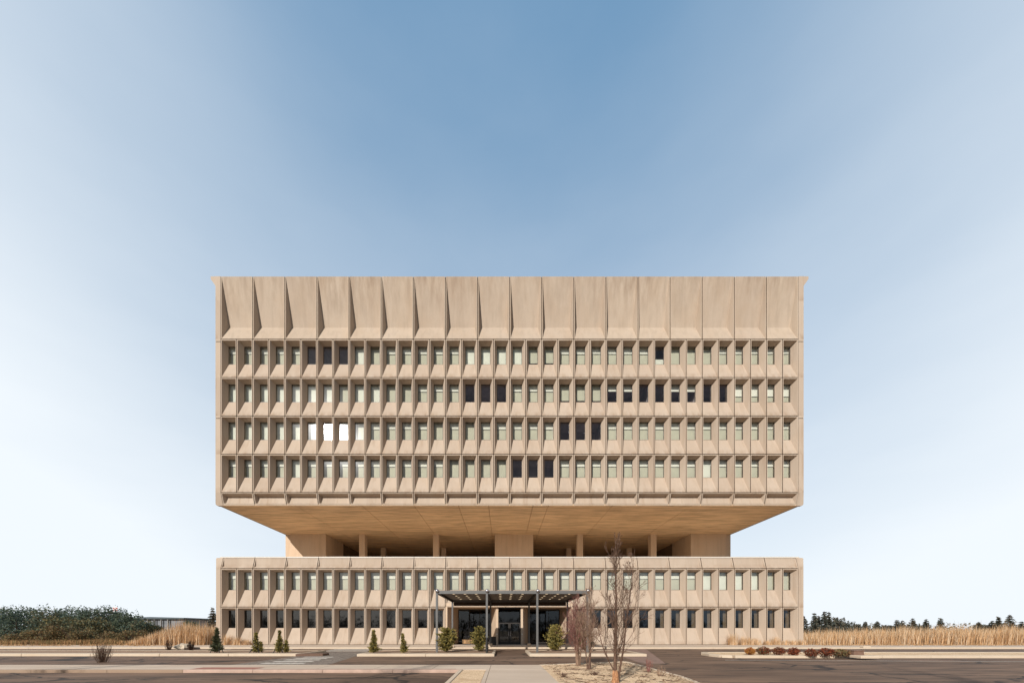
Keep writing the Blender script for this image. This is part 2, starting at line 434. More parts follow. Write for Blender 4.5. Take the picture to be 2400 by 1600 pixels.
win = []                        # (row, col, xc, zc)
rows = [(SEAM[1], SEAM[0]), (SEAM[2], SEAM[1]), (SEAM[3], SEAM[2]), (SEAM[4], SEAM[3]), (LSEAM[1], LSEAM[0]), (LSEAM[2], LSEAM[1])]
for r, (z0, z1) in enumerate(rows):
    for c0, c1 in (((0, 36),) if r < 5 else ((0, ENT0), (ENT1, 36))):
        mb = MB()
        for c in range(c0, c1):
            xc, zc = bay(mb, MX0 + c * MW, z0, z1 - z0)
            win.append((r, c, xc, zc))
        mb.obj('window_storey', [M['concrete'], M['joint']], bld)

# windows: white blinds, sage shades, pale shades, bare glass, as the photograph shows them
CODE = ['SSSSSDDDLNSSSSSLLLLGGSSSSSSXNNNSSSSS',
        'LLLLLLLNLLNNSSSDDDSSSGGGddDDddDDWWWW',
        'LLLLLLLLLSSSSNSNSSSSSDDDSSSSSSSSSSSS',
        'SSSSLSSSSSSSSSNNNNDDDSSSSSSSSSLSSSSS',
        'SSSSSSSSSSSSSSSSSSSSSSSSSSSSSSLLLLNN',
        'DDDDDDDDDDDDDDDDDDDDDDDDDDDCCCCCCCCC']
HW, HH = (MW - 2 * WA) / 2, (WZ1 - WZ0) / 2
def frame_geo(mb, ox=0, oy=0, oz=0, mi=0):
    t = 0.035
    for (x0, x1, z0, z1) in ((-HW, -HW + t, -HH, HH), (HW - t, HW, -HH, HH), (-HW + t, HW - t, -HH, -HH + t), (-HW + t, HW - t, HH - t, HH)):
        mb.box(ox + x0, ox + x1, oy + 0.012, oy + 0.075, oz + z0, oz + z1, mi)
def pane_geo(mb, ox=0, oy=0, oz=0, mi=0, tx=0.0, tz=0.0):
    t = 0.035; y = oy + 0.045
    x0, x1, z0, z1 = -HW + t, HW - t, -HH + t, HH - t
    mb.poly([(ox + x, y + tx * z + tz * x, oz + z) for x, z in ((x0, z0), (x1, z0), (x1, z1), (x0, z1))], mi)
def blind_rects(code):
    """(depth, x0, x1, z0, z1 as fractions from the head, material key)"""
    out = []
    if code in 'SGW': out.append((0.36, 0, 1, 0, 0.87 if code == 'G' else 1.0, 'shade'))
    if code == 'N': out.append((0.36, 0, 1, 0, 1.0, 'shade'))
    if code == 'L': out.append((0.34, 0, 1, 0, 1.0, 'lightshade'))
    if code == 'X': out.append((0.34, 0, 1, 0.66, 1.0, 'lightshade'))
    if code in 'Sd': out.append((0.31, 0, 1, 0.0, 0.36, 'whiteblind'))
    if code == 'W': out.append((0.31, 0, 1, 0.0, 0.64, 'whiteblind'))
    if code == 'C': out.append((0.30, 0.72, 1, 0, 1.0, 'lit_reveal'))  # beige strip whose colour stands for a lit inner window reveal
    return out
BK = ['shade', 'lightshade', 'whiteblind', 'lit_reveal', 'frame']
def blind_geo(mb, code, ox=0, oy=0, oz=0, off=0, rnd=0.0):
    E = 0.50
    for (d, fx0, fx1, f0, f1, key) in blind_rects(code):
        X0, X1 = -HW - E, HW + E
        x0 = -HW + 2 * HW * fx0 if fx0 > 0 else X0
        x1 = -HW + 2 * HW * fx1 if fx1 < 1 else X1
        zt, zb = HH - 2 * HH * f0 + (E if f0 == 0 else 0), HH - 2 * HH * f1 - (E if f1 >= 1 else 0)
        if 0 < f1 < 1: zb += rnd
        mb.box(ox + x0, ox + x1, oy + d, oy + d + 0.006, oz + zb, oz + zt, off + BK.index(key))
        if 0 < f1 < 1:          # hem bar
            mb.box(ox + x0, ox + x1, oy + d - 0.012, oy + d + 0.016, oz + zb - 0.022, oz + zb, off + BK.index('frame'))
bm_mats = [M[k] for k in BK]
frame_mesh = None; pane_mesh = None; blind_mesh = {}
mb = MB(); frame_geo(mb); frame_mesh = mb.mesh('window_frame', [M['frame']])
mb = MB(); pane_geo(mb); pane_mesh = mb.mesh('window_pane', [M['glass']])
pane_low = MB(); pane_geo(pane_low); pane_low = pane_low.mesh('ground_floor_pane', [M['doorglass']])
for code in 'SGWNLXdC':
    mb = MB(); blind_geo(mb, code); blind_mesh[code] = mb.mesh('roller_blind', bm_mats)
# the hundred windows whose opening shows widest from the street are parts of their own
win.sort(key=lambda w: abs(w[2] - 0.25) + (0.01 * w[0]))
rest = MB(); RM = [M['frame'], M['glass'], M['doorglass']] + bm_mats
for n, (r, c, xc, zc) in enumerate(win):
    code = CODE[r][c]; tx, tz = R.gauss(0, 0.0022), R.gauss(0, 0.0022)
    if n < 100:
        w = bpy.data.objects.new('window', frame_mesh); COL.objects.link(w); w.parent = bld
        w.location = Vector((xc, FY + WD, zc)) - world_loc(bld)
        p = bpy.data.objects.new('pane', pane_low if r == 5 else pane_mesh); COL.objects.link(p); p.parent = w
        p.rotation_euler = (-tx, 0, tz)
        if code in blind_mesh:
            b = bpy.data.objects.new('roller_blind', blind_mesh[code]); COL.objects.link(b); b.parent = w; b.location.z = 0.0052 * (zc - 1.7) + R.uniform(-0.02, 0.02)
    else:
        frame_geo(rest, xc, FY + WD, zc, 0)
        pane_geo(rest, xc, FY + WD, zc, 2 if r == 5 else 1, tx, tz)
        blind_geo(rest, code, xc, FY + WD, zc + 0.0052 * (zc - 1.7), 3, R.uniform(-0.02, 0.02))
o = rest.obj('window', RM, bld); o['kind'] = 'stuff'

# blank top storey: panels that fold inwards
PW = 2 * MW
for k in range(18):
    mb = MB(); x0 = MX0 + k * PW; H = ZTOP - SEAM[0]
    P = lambda x, z, y=0.0: Vector((x0 + x, FY + y, SEAM[0] + z))
    O = groove(mb, P, PW, H)
    I = (0.105, PW - 0.105, 0.075, H - 0.06)
    ring(mb, P, O, I)
    zc, d, a = 1.80, 0.72, 0.31
    A, B, C_, D_ = P(I[0], I[2]), P(I[1], I[2]), P(I[1], I[3]), P(I[0], I[3])
    L, Q = P(a, zc, d), P(PW - a, zc, d)
    mb.poly([A, B, Q, L]); mb.poly([L, Q, C_, D_]); mb.poly([A, L, D_]); mb.poly([B, C_, Q])
    mb.obj('parapet_panel', [M['parapet'], M['joint']], bld)

def skirt(z0, z1, yb, yt, rec):
    """a row of canted panels, front plane leaning from yb at z0 to yt at z1"""
    H = z1 - z0
    mb = MB()
    for k in range(18):
        x0 = MX0 + k * PW
        P = lambda x, z, y=0.0: Vector((x0 + x, FY + yb + (yt - yb) * z / H + y, z0 + z))
        O = groove(mb, P, PW, H)
        I = rec['I'](H); W = rec['W'](H)
        ring(mb, P, O, I)
        q = lambda x, z: Vector((x0 + x, FY + (W[4] + (W[5] - W[4]) * (z - W[2]) / (W[3] - W[2])), z0 + z))
        i = [(I[0], I[2]), (I[1], I[2]), (I[1], I[3]), (I[0], I[3])]
        w = [(W[0], W[2]), (W[1], W[2]), (W[1], W[3]), (W[0], W[3])]
        for s in range(4):
            t = (s + 1) % 4
            mb.poly([P(*i[s]), P(*i[t]), q(*w[t]), q(*w[s])])
        mb.poly([q(*w[0]), q(*w[1]), q(*w[2]), q(*w[3])])
    return mb
mb = skirt(ZSOF, SEAM[4], 0.33, 0.0, {'I': lambda H: (0.11, PW - 0.11, 0.22, H - 0.10), 'W': lambda H: (0.22, PW - 0.22, 0.30, H - 0.27, 0.44, 0.56)})
mb.obj('lower_fascia', [M['concrete'], M['joint']], bld)
mb = skirt(LSEAM[0], ZDECK, 0.0, 0.33, {'I': lambda H: (0.11, PW - 0.11, 0.08, H - 0.12), 'W': lambda H: (0.17, PW - 0.17, 0.30, H - 0.16, 0.25, 0.305)})
mb.obj('roof_edge_fascia', [M['concrete'], M['joint']], bld)

# plain corner strips and side walls
def corner(x0, x1, zlo, zhi, outer_left, cham_lo, cham_hi, slope_lo=0.0, slope_hi=0.0, joints=()):
    mb = MB()
    xo, xi = (x0, x1) if outer_left else (x1, x0)
    s = 1 if outer_left else -1
    pts = [(xi, zlo)]
    if cham_lo:
        for t in range(5):
            a = math.pi / 2 * t / 4
            pts.append((xo + s * cham_lo * (1 - math.sin(a)), zlo + cham_lo * (1 - math.cos(a))))
    else: pts.append((xo, zlo))
    if cham_hi:
        for t in range(5):
            a = math.pi / 2 * t / 4
            pts.append((xo + s * cham_hi * (1 - math.cos(a)), zhi - cham_hi * (1 - math.sin(a))))
    else: pts.append((xo, zhi))
    pts.append((xi, zhi))
    def yy(z):
        if slope_lo and z < zlo + 1.24: return 0.33 * (1 - (z - zlo) / 1.24)
        if slope_hi and z > zhi - 1.16: return 0.33 * (1 - (zhi - z) / 1.16)
        return 0.0
    zs = sorted(set([zlo, zhi] + [p[1] for p in pts] + ([zlo + 1.24] if slope_lo else []) + ([zhi - 1.16] if slope_hi else []) + [z + e for z in joints for e in (-0.03, 0.03)]))
    def xout(z): return xout0(z) - s * 0.8 * yy(z)
    def xout0(z):
        if cham_lo and z < zlo + cham_lo: return xo + s * (cham_lo - math.sqrt(max(0, cham_lo ** 2 - (zlo + cham_lo - z) ** 2)))
        if cham_hi and z > zhi - cham_hi: return xo + s * (cham_hi - math.sqrt(max(0, cham_hi ** 2 - (z - zhi + cham_hi) ** 2)))
        return xo
    for a, b in zip(zs, zs[1:]):
        g = 0.08 if any(z - 0.031 < a and b < z + 0.031 for z in joints) else 0.0
        ya, yb = FY + yy(a) + g, FY + yy(b) + g
        xa, xb = xout(a), xout(b)
        mb.poly([(xa, ya, a), (xi, ya, a), (xi, yb, b), (xb, yb, b)])
        mb.poly([(xa, ya, a), (xb, yb, b), (xb, FY + 0.6, b), (xa, FY + 0.6, a)])
        mb.poly([(xi, ya, a), (xi, yb, b), (xi, FY + 0.6, b), (xi, FY + 0.6, a)])
    mb.poly([(xout(zlo), FY + yy(zlo), zlo), (xi, FY + yy(zlo), zlo), (xi, FY + 0.6, zlo), (xout(zlo), FY + 0.6, zlo)])
    mb.poly([(xout(zhi), FY + yy(zhi), zhi), (xi, FY + yy(zhi), zhi), (xi, FY + 0.6, zhi), (xout(zhi), FY + 0.6, zhi)])
    return mb
MX1 = MX0 + 36 * MW
JU = [SEAM[0] - 0.25, SEAM[2] - 0.25]
corner(XL, MX0 - 0.012, ZSOF, ZTOP, True, 0.22, 0, slope_lo=1, joints=JU).obj('corner_strip', M['concrete'], bld)
corner(MX1 + 0.012, XR, ZSOF, ZTOP, False, 0.22, 0, slope_lo=1, joints=JU).obj('corner_strip', M['concrete'], bld)
corner(XL + 0.06, MX0 - 0.012, ZB, ZDECK, True, 0, 0.14, slope_hi=1).obj('corner_strip', M['concrete'], bld)
corner(MX1 + 0.012, XR - 0.02, ZB, ZDECK, False, 0, 0.14, slope_hi=1).obj('corner_strip', M['concrete'], bld)

mb = MB()   # shell: sides, back, roofs
for (z0, z1, xa, xb) in ((ZSOF + 0.02, ZTOP - 0.02, XL + 0.01, XR - 0.01), (ZB, ZDECK - 0.3, XL + 0.07, XR - 0.03)):
    mb.box(xa, xa + 0.3, FY + 0.605, FY + DEPTH, z0, z1)
    mb.box(xb - 0.3, xb, FY + 0.605, FY + DEPTH, z0, z1)
    mb.box(xa + 0.3, xb - 0.3, FY + DEPTH - 0.3, FY + DEPTH, z0, z1)
mb.obj('side_wall', M['concrete'], bld)
for s, xo in ((-1, XL), (1, XR)):   # cornice corbels that flare out at the top of both flanks
    mb = MB(); n = 8; dy = DEPTH / n
    for k in range(n):
        y0, y1 = FY + k * dy + (0.0 if k == 0 else 0.04), FY + (k + 1) * dy - 0.04
        a, b, c, d = (xo, 37.0), (xo + s * 0.50, 37.72), (xo + s * 0.50, 37.985), (xo, 37.985)
        pts = [a, b, c, d]
        mb.poly([(x, y0, z) for x, z in pts]); mb.poly([(x, y1, z) for x, z in pts])
        for i in range(4):
            j = (i + 1) % 4
            mb.poly([(pts[i][0], y0, pts[i][1]), (pts[j][0], y0, pts[j][1]), (pts[j][0], y1, pts[j][1]), (pts[i][0], y1, pts[i][1])])
    mb.obj('cornice', M['concrete'], bld)
mb = MB()
mb.box(MX0 - 0.4, MX1 + 0.4, FY + 0.10, FY + 0.40, ZTOP - 0.15, ZTOP)          # back of the parapet
mb.box(XL + 0.35, XR - 0.35, FY + 0.8, FY + DEPTH - 0.3, ZTOP - 1.3, ZTOP - 1.0)
mb.obj('roof', M['roofdeck'], bld)
mb = MB()   # lower roof deck under the overhang
mb.box(XL + 0.4, XR - 0.4, FY + 0.62, FY + DEPTH - 0.32, ZDECK - 0.45, ZDECK - 0.2)
mb.obj('roof_terrace', M['roofdeck'], bld)
mb = MB()
for k in range(18):
    a, b = (XL + 0.20 if k == 0 else MX0 + k * PW), (XR - 0.16 if k == 17 else MX0 + (k + 1) * PW)
    mb.box(a + 0.006, b - 0.006, FY + 0.325, FY + 0.75, ZDECK + 0.003, ZDECK + 0.122 + R.uniform(-0.006, 0.006), bev=0.025)
mb.obj('coping', M['coping'], bld)
mb = MB()   # soffit of the overhang in cast strips with open joints
jx = sorted([XL + 0.3, -21.5, -14.6, -9.2, -4.6, -1.45, 3.15, 4.75, 11.4, 19.6, XR - 0.3])
for a, b in zip(jx, jx[1:]):
    mb.box(a + 0.02, b - 0.02, FY + 0.34, FY + DEPTH - 0.32, ZSOF + 0.001, ZSOF + 0.2)
mb.box(XL + 0.31, XR - 0.31, FY + 0.65, FY + DEPTH - 0.33, ZSOF + 0.14, ZSOF + 0.3)
mb.obj('soffit', M['soffit'], bld)
CY = 47.1                       # row of piers and columns under the overhang
SZ = (ZDECK - 0.2, ZSOF + 0.0)
mb = MB()
mb.box(-28.55, -23.8, CY, CY + 5.2, *SZ); mb.box(-29.42, -28.56, CY + 0.35, CY + 5.0, *SZ)
mb.obj('pier', M['pier'], bld)
mb = MB()
mb.box(25.35, 30.1, CY, CY + 5.2, *SZ); mb.box(30.11, 30.9, CY + 0.35, CY + 5.0, *SZ)
mb.obj('pier', M['pier'], bld)
mb = MB(); mb.box(-1.04, 4.13, CY + 0.15, CY + 5.3, *SZ); mb.obj('pier', M['pier'], bld)
for x in (-18.95, -9.0, 10.45, 20.35):
    mb = MB(); mb.box(x - 0.38, x + 0.38, CY + 0.05, CY + 0.95, *SZ); mb.obj('column', M['pier'], bld)
for x in (-18.85, -9.3, 10.45, 20.0):
    mb = MB(); mb.box(x - 0.38, x + 0.38, 55.2, 55.95, *SZ); mb.obj('column', M['pier'], bld)
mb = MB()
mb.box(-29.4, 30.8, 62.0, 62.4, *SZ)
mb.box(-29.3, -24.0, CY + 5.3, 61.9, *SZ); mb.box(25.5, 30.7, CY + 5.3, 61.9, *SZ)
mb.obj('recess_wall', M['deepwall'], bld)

mb = MB()   # rooms behind the windows
def room(z0, z1, yb=40.0):
    xa, xb = XL + 0.33, XR - 0.34
    mb.box(xa, xb, yb, yb + 0.1, z0, z1)
    mb.box(xa, xb, FY + 0.80, yb - 0.003, z0 - 0.10, z0 + 0.10)
for z0, z1 in rows[:4]: room(z0 + 0.6, z1 - 0.1 + 0.6)
mb.box(XL + 0.33, XR - 0.34, FY + 0.80, 39.99, SEAM[0] - 0.05, SEAM[0] + 0.15)
mb.box(XL + 0.33, XR - 0.34, FY + 0.80, 39.99, SEAM[4] - 0.2, SEAM[4] - 0.05)
room(LSEAM[1] + 0.9, LSEAM[0] - 0.1, 39.6)
mb.box(XL + 0.33, XR - 0.34, FY + 0.80, 39.59, LSEAM[0] - 0.05, LSEAM[0] + 0.1)
ex0, ex1 = MX0 + ENT0 * MW, MX0 + ENT1 * MW
for a, b in ((XL + 0.33, ex0), (ex1, XR - 0.34)):
    mb.box(a, b, 39.6, 39.7, ZB, LSEAM[1] + 0.5, 1); mb.box(a, b, FY + 0.80, 39.59, ZB - 0.1, ZB + 0.4, 1)
for k in range(1, 12):          # room partitions every three bays
    x = MX0 + 3 * k * MW
    mb.box(x - 0.05, x + 0.05, FY + 0.78, 39.98, SEAM[4] - 0.1, SEAM[0])
    mb.box(x - 0.05, x + 0.05, FY + 0.78, 39.58, LSEAM[1] + 0.7, LSEAM[0])
mb.obj('interior', [M['office'], M['interior']], bld)

# entrance recess
ES = LSEAM[1] - 0.004           # recess soffit height
mb = MB()
mb.box(ex0 + 0.02, ex1 - 0.02, FY + 0.02, 44.0, ES, ES + 0.4)
mb.obj('entrance_soffit', M['pier'], bld)
mb = MB()
mb.prism([(ex0 - 0.35, FY + 0.62), (ex0 + 0.03, FY + 0.0), (ex0 + 0.20, FY + 0.02), (ex0 + 0.85, 40.0), (ex0 + 0.3, 40.0)], ZB, ES - 0.004)
mb.obj('entrance_wall', M['pier'], bld)
mb = MB()
mb.prism([(ex1 - 0.85, 40.0), (ex1 - 0.20, FY + 0.02), (ex1 - 0.03, FY + 0.0), (ex1 + 0.35, FY + 0.62), (ex1 - 0.3, 40.0)], ZB, ES - 0.004)
mb.obj('entrance_wall', M['pier'], bld)
ec = (ex0 + ex1) / 2
for s in (-1, 1):
    mb = MB()                   # post and angled wall beside the doors
    p = [(ec + s * 1.17, FY + 0.35), (ec + s * 1.40, FY + 0.35), (ec + s * 1.46, FY + 0.55), (ec + s * 2.15, 39.9), (ec + s * 1.9, 39.9), (ec + s * 1.20, FY + 0.85)]
    if s < 0: p = p[::-1]
    mb.prism(p, ZB, ES - 0.004); mb.obj('entrance_wall', M['pier'], bld)
def glazed(x0, x1, y, n, top, name):
    f = MB(); t = 0.05
    f.box(x0, x1, y, y + 0.1, ZB + 0.003, ZB + 0.13); f.box(x0, x1, y, y + 0.1, top - 0.12, top)
    for i in range(n + 1):
        x = x0 + (x1 - x0) * i / n
        xa, xb = max(x0, x - t / 2), min(x1, x + t / 2)
        if i == 0: xb = x0 + t
        if i == n: xa = x1 - t
        f.box(xa, xb, y + 0.004, y + 0.096, ZB + 0.13, top - 0.12)
    o = f.obj(name, M['frame'], bld)
    g = MB(); g.poly([(x0, y + 0.05, ZB + 0.1), (x1, y + 0.05, ZB + 0.1), (x1, y + 0.05, top - 0.1), (x0, y + 0.05, top - 0.1)])
    p = g.obj('pane', M['lobbyglass'], o, loc=Vector((0, 0, 0)))
    return o
glazed(ex0 + 0.86, ec - 2.12, 39.85, 3, ES - 0.01, 'glazed_screen')
glazed(ec + 2.12, ex1 - 0.86, 39.85, 3, ES - 0.01, 'glazed_screen')
glazed(ec - 1.165, ec + 1.165, FY + 0.46, 1, ES - 0.01, 'door_surround')
for s in (-1, 1):
    d = MB(); xa, xb = (ec - 1.11, ec - 0.012) if s < 0 else (ec + 0.012, ec + 1.11)
    y = FY + 0.40
    d.box(xa, xb, y, y + 0.05, ZB + 0.01, ZB + 0.30); d.box(xa, xb, y, y + 0.05, 2.30, 2.42)
    d.box(xa, xa + 0.11, y, y + 0.05, ZB + 0.30, 2.30); d.box(xb - 0.11, xb, y, y + 0.05, ZB + 0.30, 2.30)
    o = d.obj('entrance_door', M['frame'], bld)
    g = MB(); g.poly([(xa + 0.1, y + 0.025, 0.4), (xb - 0.1, y + 0.025, 0.4), (xb - 0.1, y + 0.025, 2.33), (xa + 0.1, y + 0.025, 2.33)])
    g.obj('pane', M['lobbyglass'], o, loc=Vector((0, 0, 0)))
    h = MB(); hx = ec + s * 0.09
    h.tube([(hx, y - 0.02, 1.0), (hx, y - 0.07, 1.0), (hx, y - 0.07, 1.5), (hx, y - 0.02, 1.5)], 0.014, 6)
    h.obj('handle', M['ball'], o, loc=Vector((0, 0, 0)))
    b = MB(); bx = ec + s * 1.30; b.box(bx - 0.05, bx + 0.05, FY + 0.325, FY + 0.349, 1.18, 1.28, bev=0.01)
    b.obj('door_button', M['whiteblind'], bld)
mb = MB()   # lobby behind the glass
mb.box(ex0, ex1, 45.0, 45.1, ZB, ES); mb.box(ex0, ex1, 40.0, 44.99, ZB - 0.1, ZB + 0.02)
mb.box(ex0 - 0.1, ex0, 40.05, 45.0, ZB, ES); mb.box(ex1, ex1 + 0.1, 40.05, 45.0, ZB, ES)
mb.box(ec - 2.3, ec - 2.1, 40.0, 45.0, ZB, ES); mb.box(ec + 2.1, ec + 2.3, 40.0, 45.0, ZB, ES)
mb.box(ec - 1.3, ec + 1.3, 41.5, 41.6, ZB, ES)
mb.obj('lobby', M['interior'], bld)

# ------------------------------------------------------------------ canopy
can = thing('entrance_canopy', 'dark grey steel canopy with ball topped posts and a lit ceiling at the entrance', 'canopy', (0.65, 24.2, 0.15))
CX = [-4.55, -1.09, 2.40, 5.87]; CF, CR = 24.25, 31.75
for x in CX:
    mb = MB(); mb.box(x - 0.072, x + 0.072, CF - 0.072, CF + 0.072, 0.10, 4.30, bev=0.006)
    p = mb.obj('post', M['steel'], can)
    mb = MB(); mb.tube([(x, CF, 4.28), (x, CF, 4.36)], 0.05, 8); mb.sphere((x + 0.03, CF - 0.085, 4.37), 0.135, nu=20, nv=12)
    mb.obj('ball_finial', M['ball'], can, smooth=True)
for x in CX:
    mb = MB(); mb.box(x - 0.072, x + 0.072, CR - 0.072, CR + 0.072, 0.45, 4.18, bev=0.006)
    mb.obj('post', M['steel'], can)
    mb = MB(); mb.box(x - 0.15, x + 0.15, CR - 0.15, CR + 0.15, 0.12, 0.46, bev=0.02)
    mb.obj('footing', M['kerb'], can)
BZ0, BZ1 = 4.18, 4.40
mb = MB(); mb.box(CX[0] - 0.075, CX[3] + 0.075, CF - 0.06, CF + 0.06, BZ0, BZ1); mb.obj('beam', M['steel'], can)
mb = MB(); mb.box(CX[0] - 0.075, CX[3] + 0.075, CR - 0.06, CR + 0.06, BZ0 + 0.002, BZ1); mb.obj('beam', M['steel'], can)
for x in CX:
    mb = MB(); mb.box(x - 0.06, x + 0.06, CF + 0.061, CR - 0.061, BZ0 + 0.003, BZ1 - 0.002); mb.obj('beam', M['darksteel'], can)
mb = MB(); mb.box(CX[0] + 0.1, CX[3] - 0.1, CR + 0.08, CR + 0.16, 3.86, 4.22); mb.obj('fascia_board', M['darkwood'], can)
for i in range(3):
    mb = MB(); mb.box(CX[i] + 0.061, CX[i + 1] - 0.061, CF + 0.061, CR - 0.061, 4.362, 4.398); mb.obj('ceiling_panel', M['ceil'], can)
for i in range(3):
    for a in range(3):
        for b in range(5):
            x = (CX[i] + CX[i + 1]) / 2 + (a - 1) * 0.84; y = CF + 0.5 + b * 1.46
            mb = MB(); n = 10
            mb.poly([(x + 0.10 * math.cos(-2 * math.pi * t / n), y + 0.10 * math.sin(-2 * math.pi * t / n), 4.357) for t in range(n)])
            mb.obj('downlight', M['lamp'], can)

# ------------------------------------------------------------------ ground, roads, kerbs
def sheet(name, pts, z, mat, thick=0.0):
    mb = MB()
    if thick: mb.prism(pts, z - thick, z)
    else: mb.poly([(x, y, z) for x, y in pts])
    return struct(mb.obj(name, mat))
def rect(x0, x1, y0, y1): return [(x0, y0), (x1, y0), (x1, y1), (x0, y1)]
sheet('ground', rect(-900, 900, -300, 1500), -0.012, M['earth'])
sheet('road', rect(-120, 120, -40, 31.2), 0.0, M['asphalt'])
# pavement along the building
mb = MB(); mb.box(-75, 85, 31.05, 36.6, -0.05, 0.15); struct(mb.obj('pavement', M['scored']))
def kerb(pts, w=0.18, z1=0.152, name='kerb', mat='kerb', closed=False, z0=-0.05):
    """kerb stones along a line, one mesh, butt jointed every 3 m"""
    mb = MB(); P = [Vector((x, y)) for x, y in pts]
    if closed: P.append(P[0])
    for a, b in zip(P, P[1:]):
        L = (b - a).length; d = (b - a) / L; nrm = Vector((-d.y, d.x))
        n = max(1, round(L / 3.0))
        for i in range(n):
            s, e = a + d * (L * i / n + 0.008), a + d * (L * (i + 1) / n - 0.008)
            q = [s - nrm * w / 2, e - nrm * w / 2, e + nrm * w / 2, s + nrm * w / 2]
            c = 0.02
            i2 = [s - nrm * (w / 2 - c), e - nrm * (w / 2 - c), e + nrm * (w / 2 - c), s + nrm * (w / 2 - c)]
            k = len(mb.v)
            mb.v.extend([(v.x, v.y, z0) for v in q] + [(v.x, v.y, z1 - c) for v in q] + [(v.x, v.y, z1) for v in i2])
            for l in (0, 4):
                for t in range(4):
                    u = (t + 1) % 4
                    mb.f.append((k + l + t, k + l + u, k + l + 4 + u, k + l + 4 + t)); mb.m.append(0)
            mb.f.append((k + 8, k + 9, k + 10, k + 11)); mb.m.append(0)
    return struct(mb.obj(name, M[mat]))
kerb([(-75, 30.95), (85, 30.95)])
# planted island in front of the entrance, in two pieces with a gap to walk through
IF, IB = 22.3, 26.6
def island(x0, x1, yf, yb, bed, band=0.75, r=0.0):
    mb = MB(); mb.box(x0 + 0.09, x1 - 0.09, yf + band, yb - 0.1, -0.05, 0.135); struct(mb.obj('planting_bed', M[bed]))
    mb = MB()
    n = max(1, round((x1 - x0) / 4.5))
    for i in range(n):
        a, b = x0 + (x1 - x0) * i / n, x0 + (x1 - x0) * (i + 1) / n
        mb.box(a + 0.008, b - 0.008, yf, yf + band, -0.05, 0.16, bev=0.02)
    mb.box(x0, x1, yb - 0.18, yb, -0.05, 0.155)
    mb.box(x0, x0 + 0.18, yf + band, yb - 0.18, -0.05, 0.154); mb.box(x1 - 0.18, x1, yf + band, yb - 0.18, -0.05, 0.154)
    struct(mb.obj('kerb', M['kerb']))
island(-9.3, -0.52, IF, IB, 'mulch')
island(1.72, 9.2, IF, IB, 'mulch')
island(-62, -13.2, IF + 0.2, IB - 0.4, 'mulch')
# right-hand island with the red shrubs: rounded nose
xs0 = 13.4
mb = MB(); mb.prism([(xs0 + 0.3, 21.7), (58, 21.7), (58, 24.2), (xs0 + 0.6, 24.2), (xs0 + 0.15, 23.0)], -0.05, 0.135); struct(mb.obj('planting_bed', M['gravel']))
nose = [(xs0 + 0.55, 21.2), (xs0 + 0.12, 21.55), (xs0, 22.3), (xs0 + 0.12, 23.4), (xs0 + 0.6, 24.25)]
kerb([(58, 21.2)] + nose + [(58, 24.25)], w=0.42, z1=0.155)
# front pavement, walkway, gravel beds
mb = MB(); mb.box(-70, 1.69, 14.02, 15.85, -0.05, 0.12); struct(mb.obj('pavement', M['scored']))
mb = MB(); mb.box(-0.66, 1.69, -6, 14.0, -0.05, 0.119); struct(mb.obj('walkway', M['scored']))
mb = MB(); mb.box(-1.58, -0.68, -6, 13.98, -0.05, 0.095); struct(mb.obj('gravel_bed', M['gravel']))
kerb([(-1.67, -6), (-1.67, 14.0)], w=0.17, z1=0.122)
kerb([(-12.7, 13.96), (-1.60, 13.96)], w=0.12, z1=0.124, mat='red_paint')
kerb([(-70, 13.96), (-12.7, 13.96)], w=0.12, z1=0.124, mat='pave')
sheet('tactile_strip', rect(-12.6, -10.0, 14.08, 14.75), 0.1245, M['tactile'])
sheet('faded_red_strip', rect(-10.0, -1.9, 14.06, 14.26), 0.1245, M['red_paint'])
def bed_surface():
    mb = MB(); nx, ny = 46, 90
    x0, x1, y0, y1 = 1.72, 6.05, -3.0, 17.3
    for j in range(ny + 1):
        for i in range(nx + 1):
            u, v = i / nx, j / ny
            yb = 15.85 + 1.55 * u
            x, y = x0 + (x1 - x0) * u, y0 + (yb - y0) * v
            e = min(u, 1 - u, (1 - v) * 3) * 4; e = min(1, max(0, e))
            z = 0.09 + 0.07 * e + 0.035 * e * mnoise.noise(Vector((x * 1.1, y * 1.1, 0)))
            mb.v.append((x, y, z))
    for j in range(ny):
        for i in range(nx):
            k = j * (nx + 1) + i
            mb.f.append((k, k + 1, k + nx + 2, k + nx + 1)); mb.m.append(0)
    return struct(mb.obj('gravel_bed', M['gravel'], smooth=True))
bed_surface()
kerb([(1.69, 15.86), (6.10, 17.50), (6.16, 17.2), (6.12, 12.0), (5.95, 10.8), (5.6, 10.0), (5.2, 8.5), (5.2, -5)], w=0.14, z1=0.125)
# striped cobble crossing and the paved crossing to the right
sheet('crossing', [(-13.2, 16.1), (-8.3, 16.1), (-9.4, 22.25), (-13.15, 22.25)], 0.004, M['cobble'])
mb = MB()
for k in range(6):
    y = 16.6 + k * 0.98; o = -0.12 * k
    mb.poly([(-12.2 + o * 0.2, y, 0.008), (-9.9 + o, y, 0.008), (-9.95 + o, y + 0.42, 0.008), (-12.2 + o * 0.2, y + 0.42, 0.008)])
for k in range(4):
    y = 27.3 + k * 0.95
    mb.poly([(-14.2 - 0.15 * k, y, 0.008), (-10.6 - 0.15 * k, y, 0.008), (-10.6 - 0.15 * k, y + 0.42, 0.008), (-14.2 - 0.15 * k, y + 0.42, 0.008)])
struct(mb.obj('crossing_stripes', M['white_paint']))
sheet('crossing', [(-13.15, 22.27), (-9.35, 22.27), (-9.6, 26.6), (-13.1, 26.6)], 0.005, M['cobble'])
sheet('paved_crossing', [(7.0, 17.6), (8.2, 17.6), (12.6, 30.8), (9.3, 30.8), (9.3, 26.7), (9.3, 22.2), (7.6, 22.2)], 0.004, M['redpave'])
mb = MB()
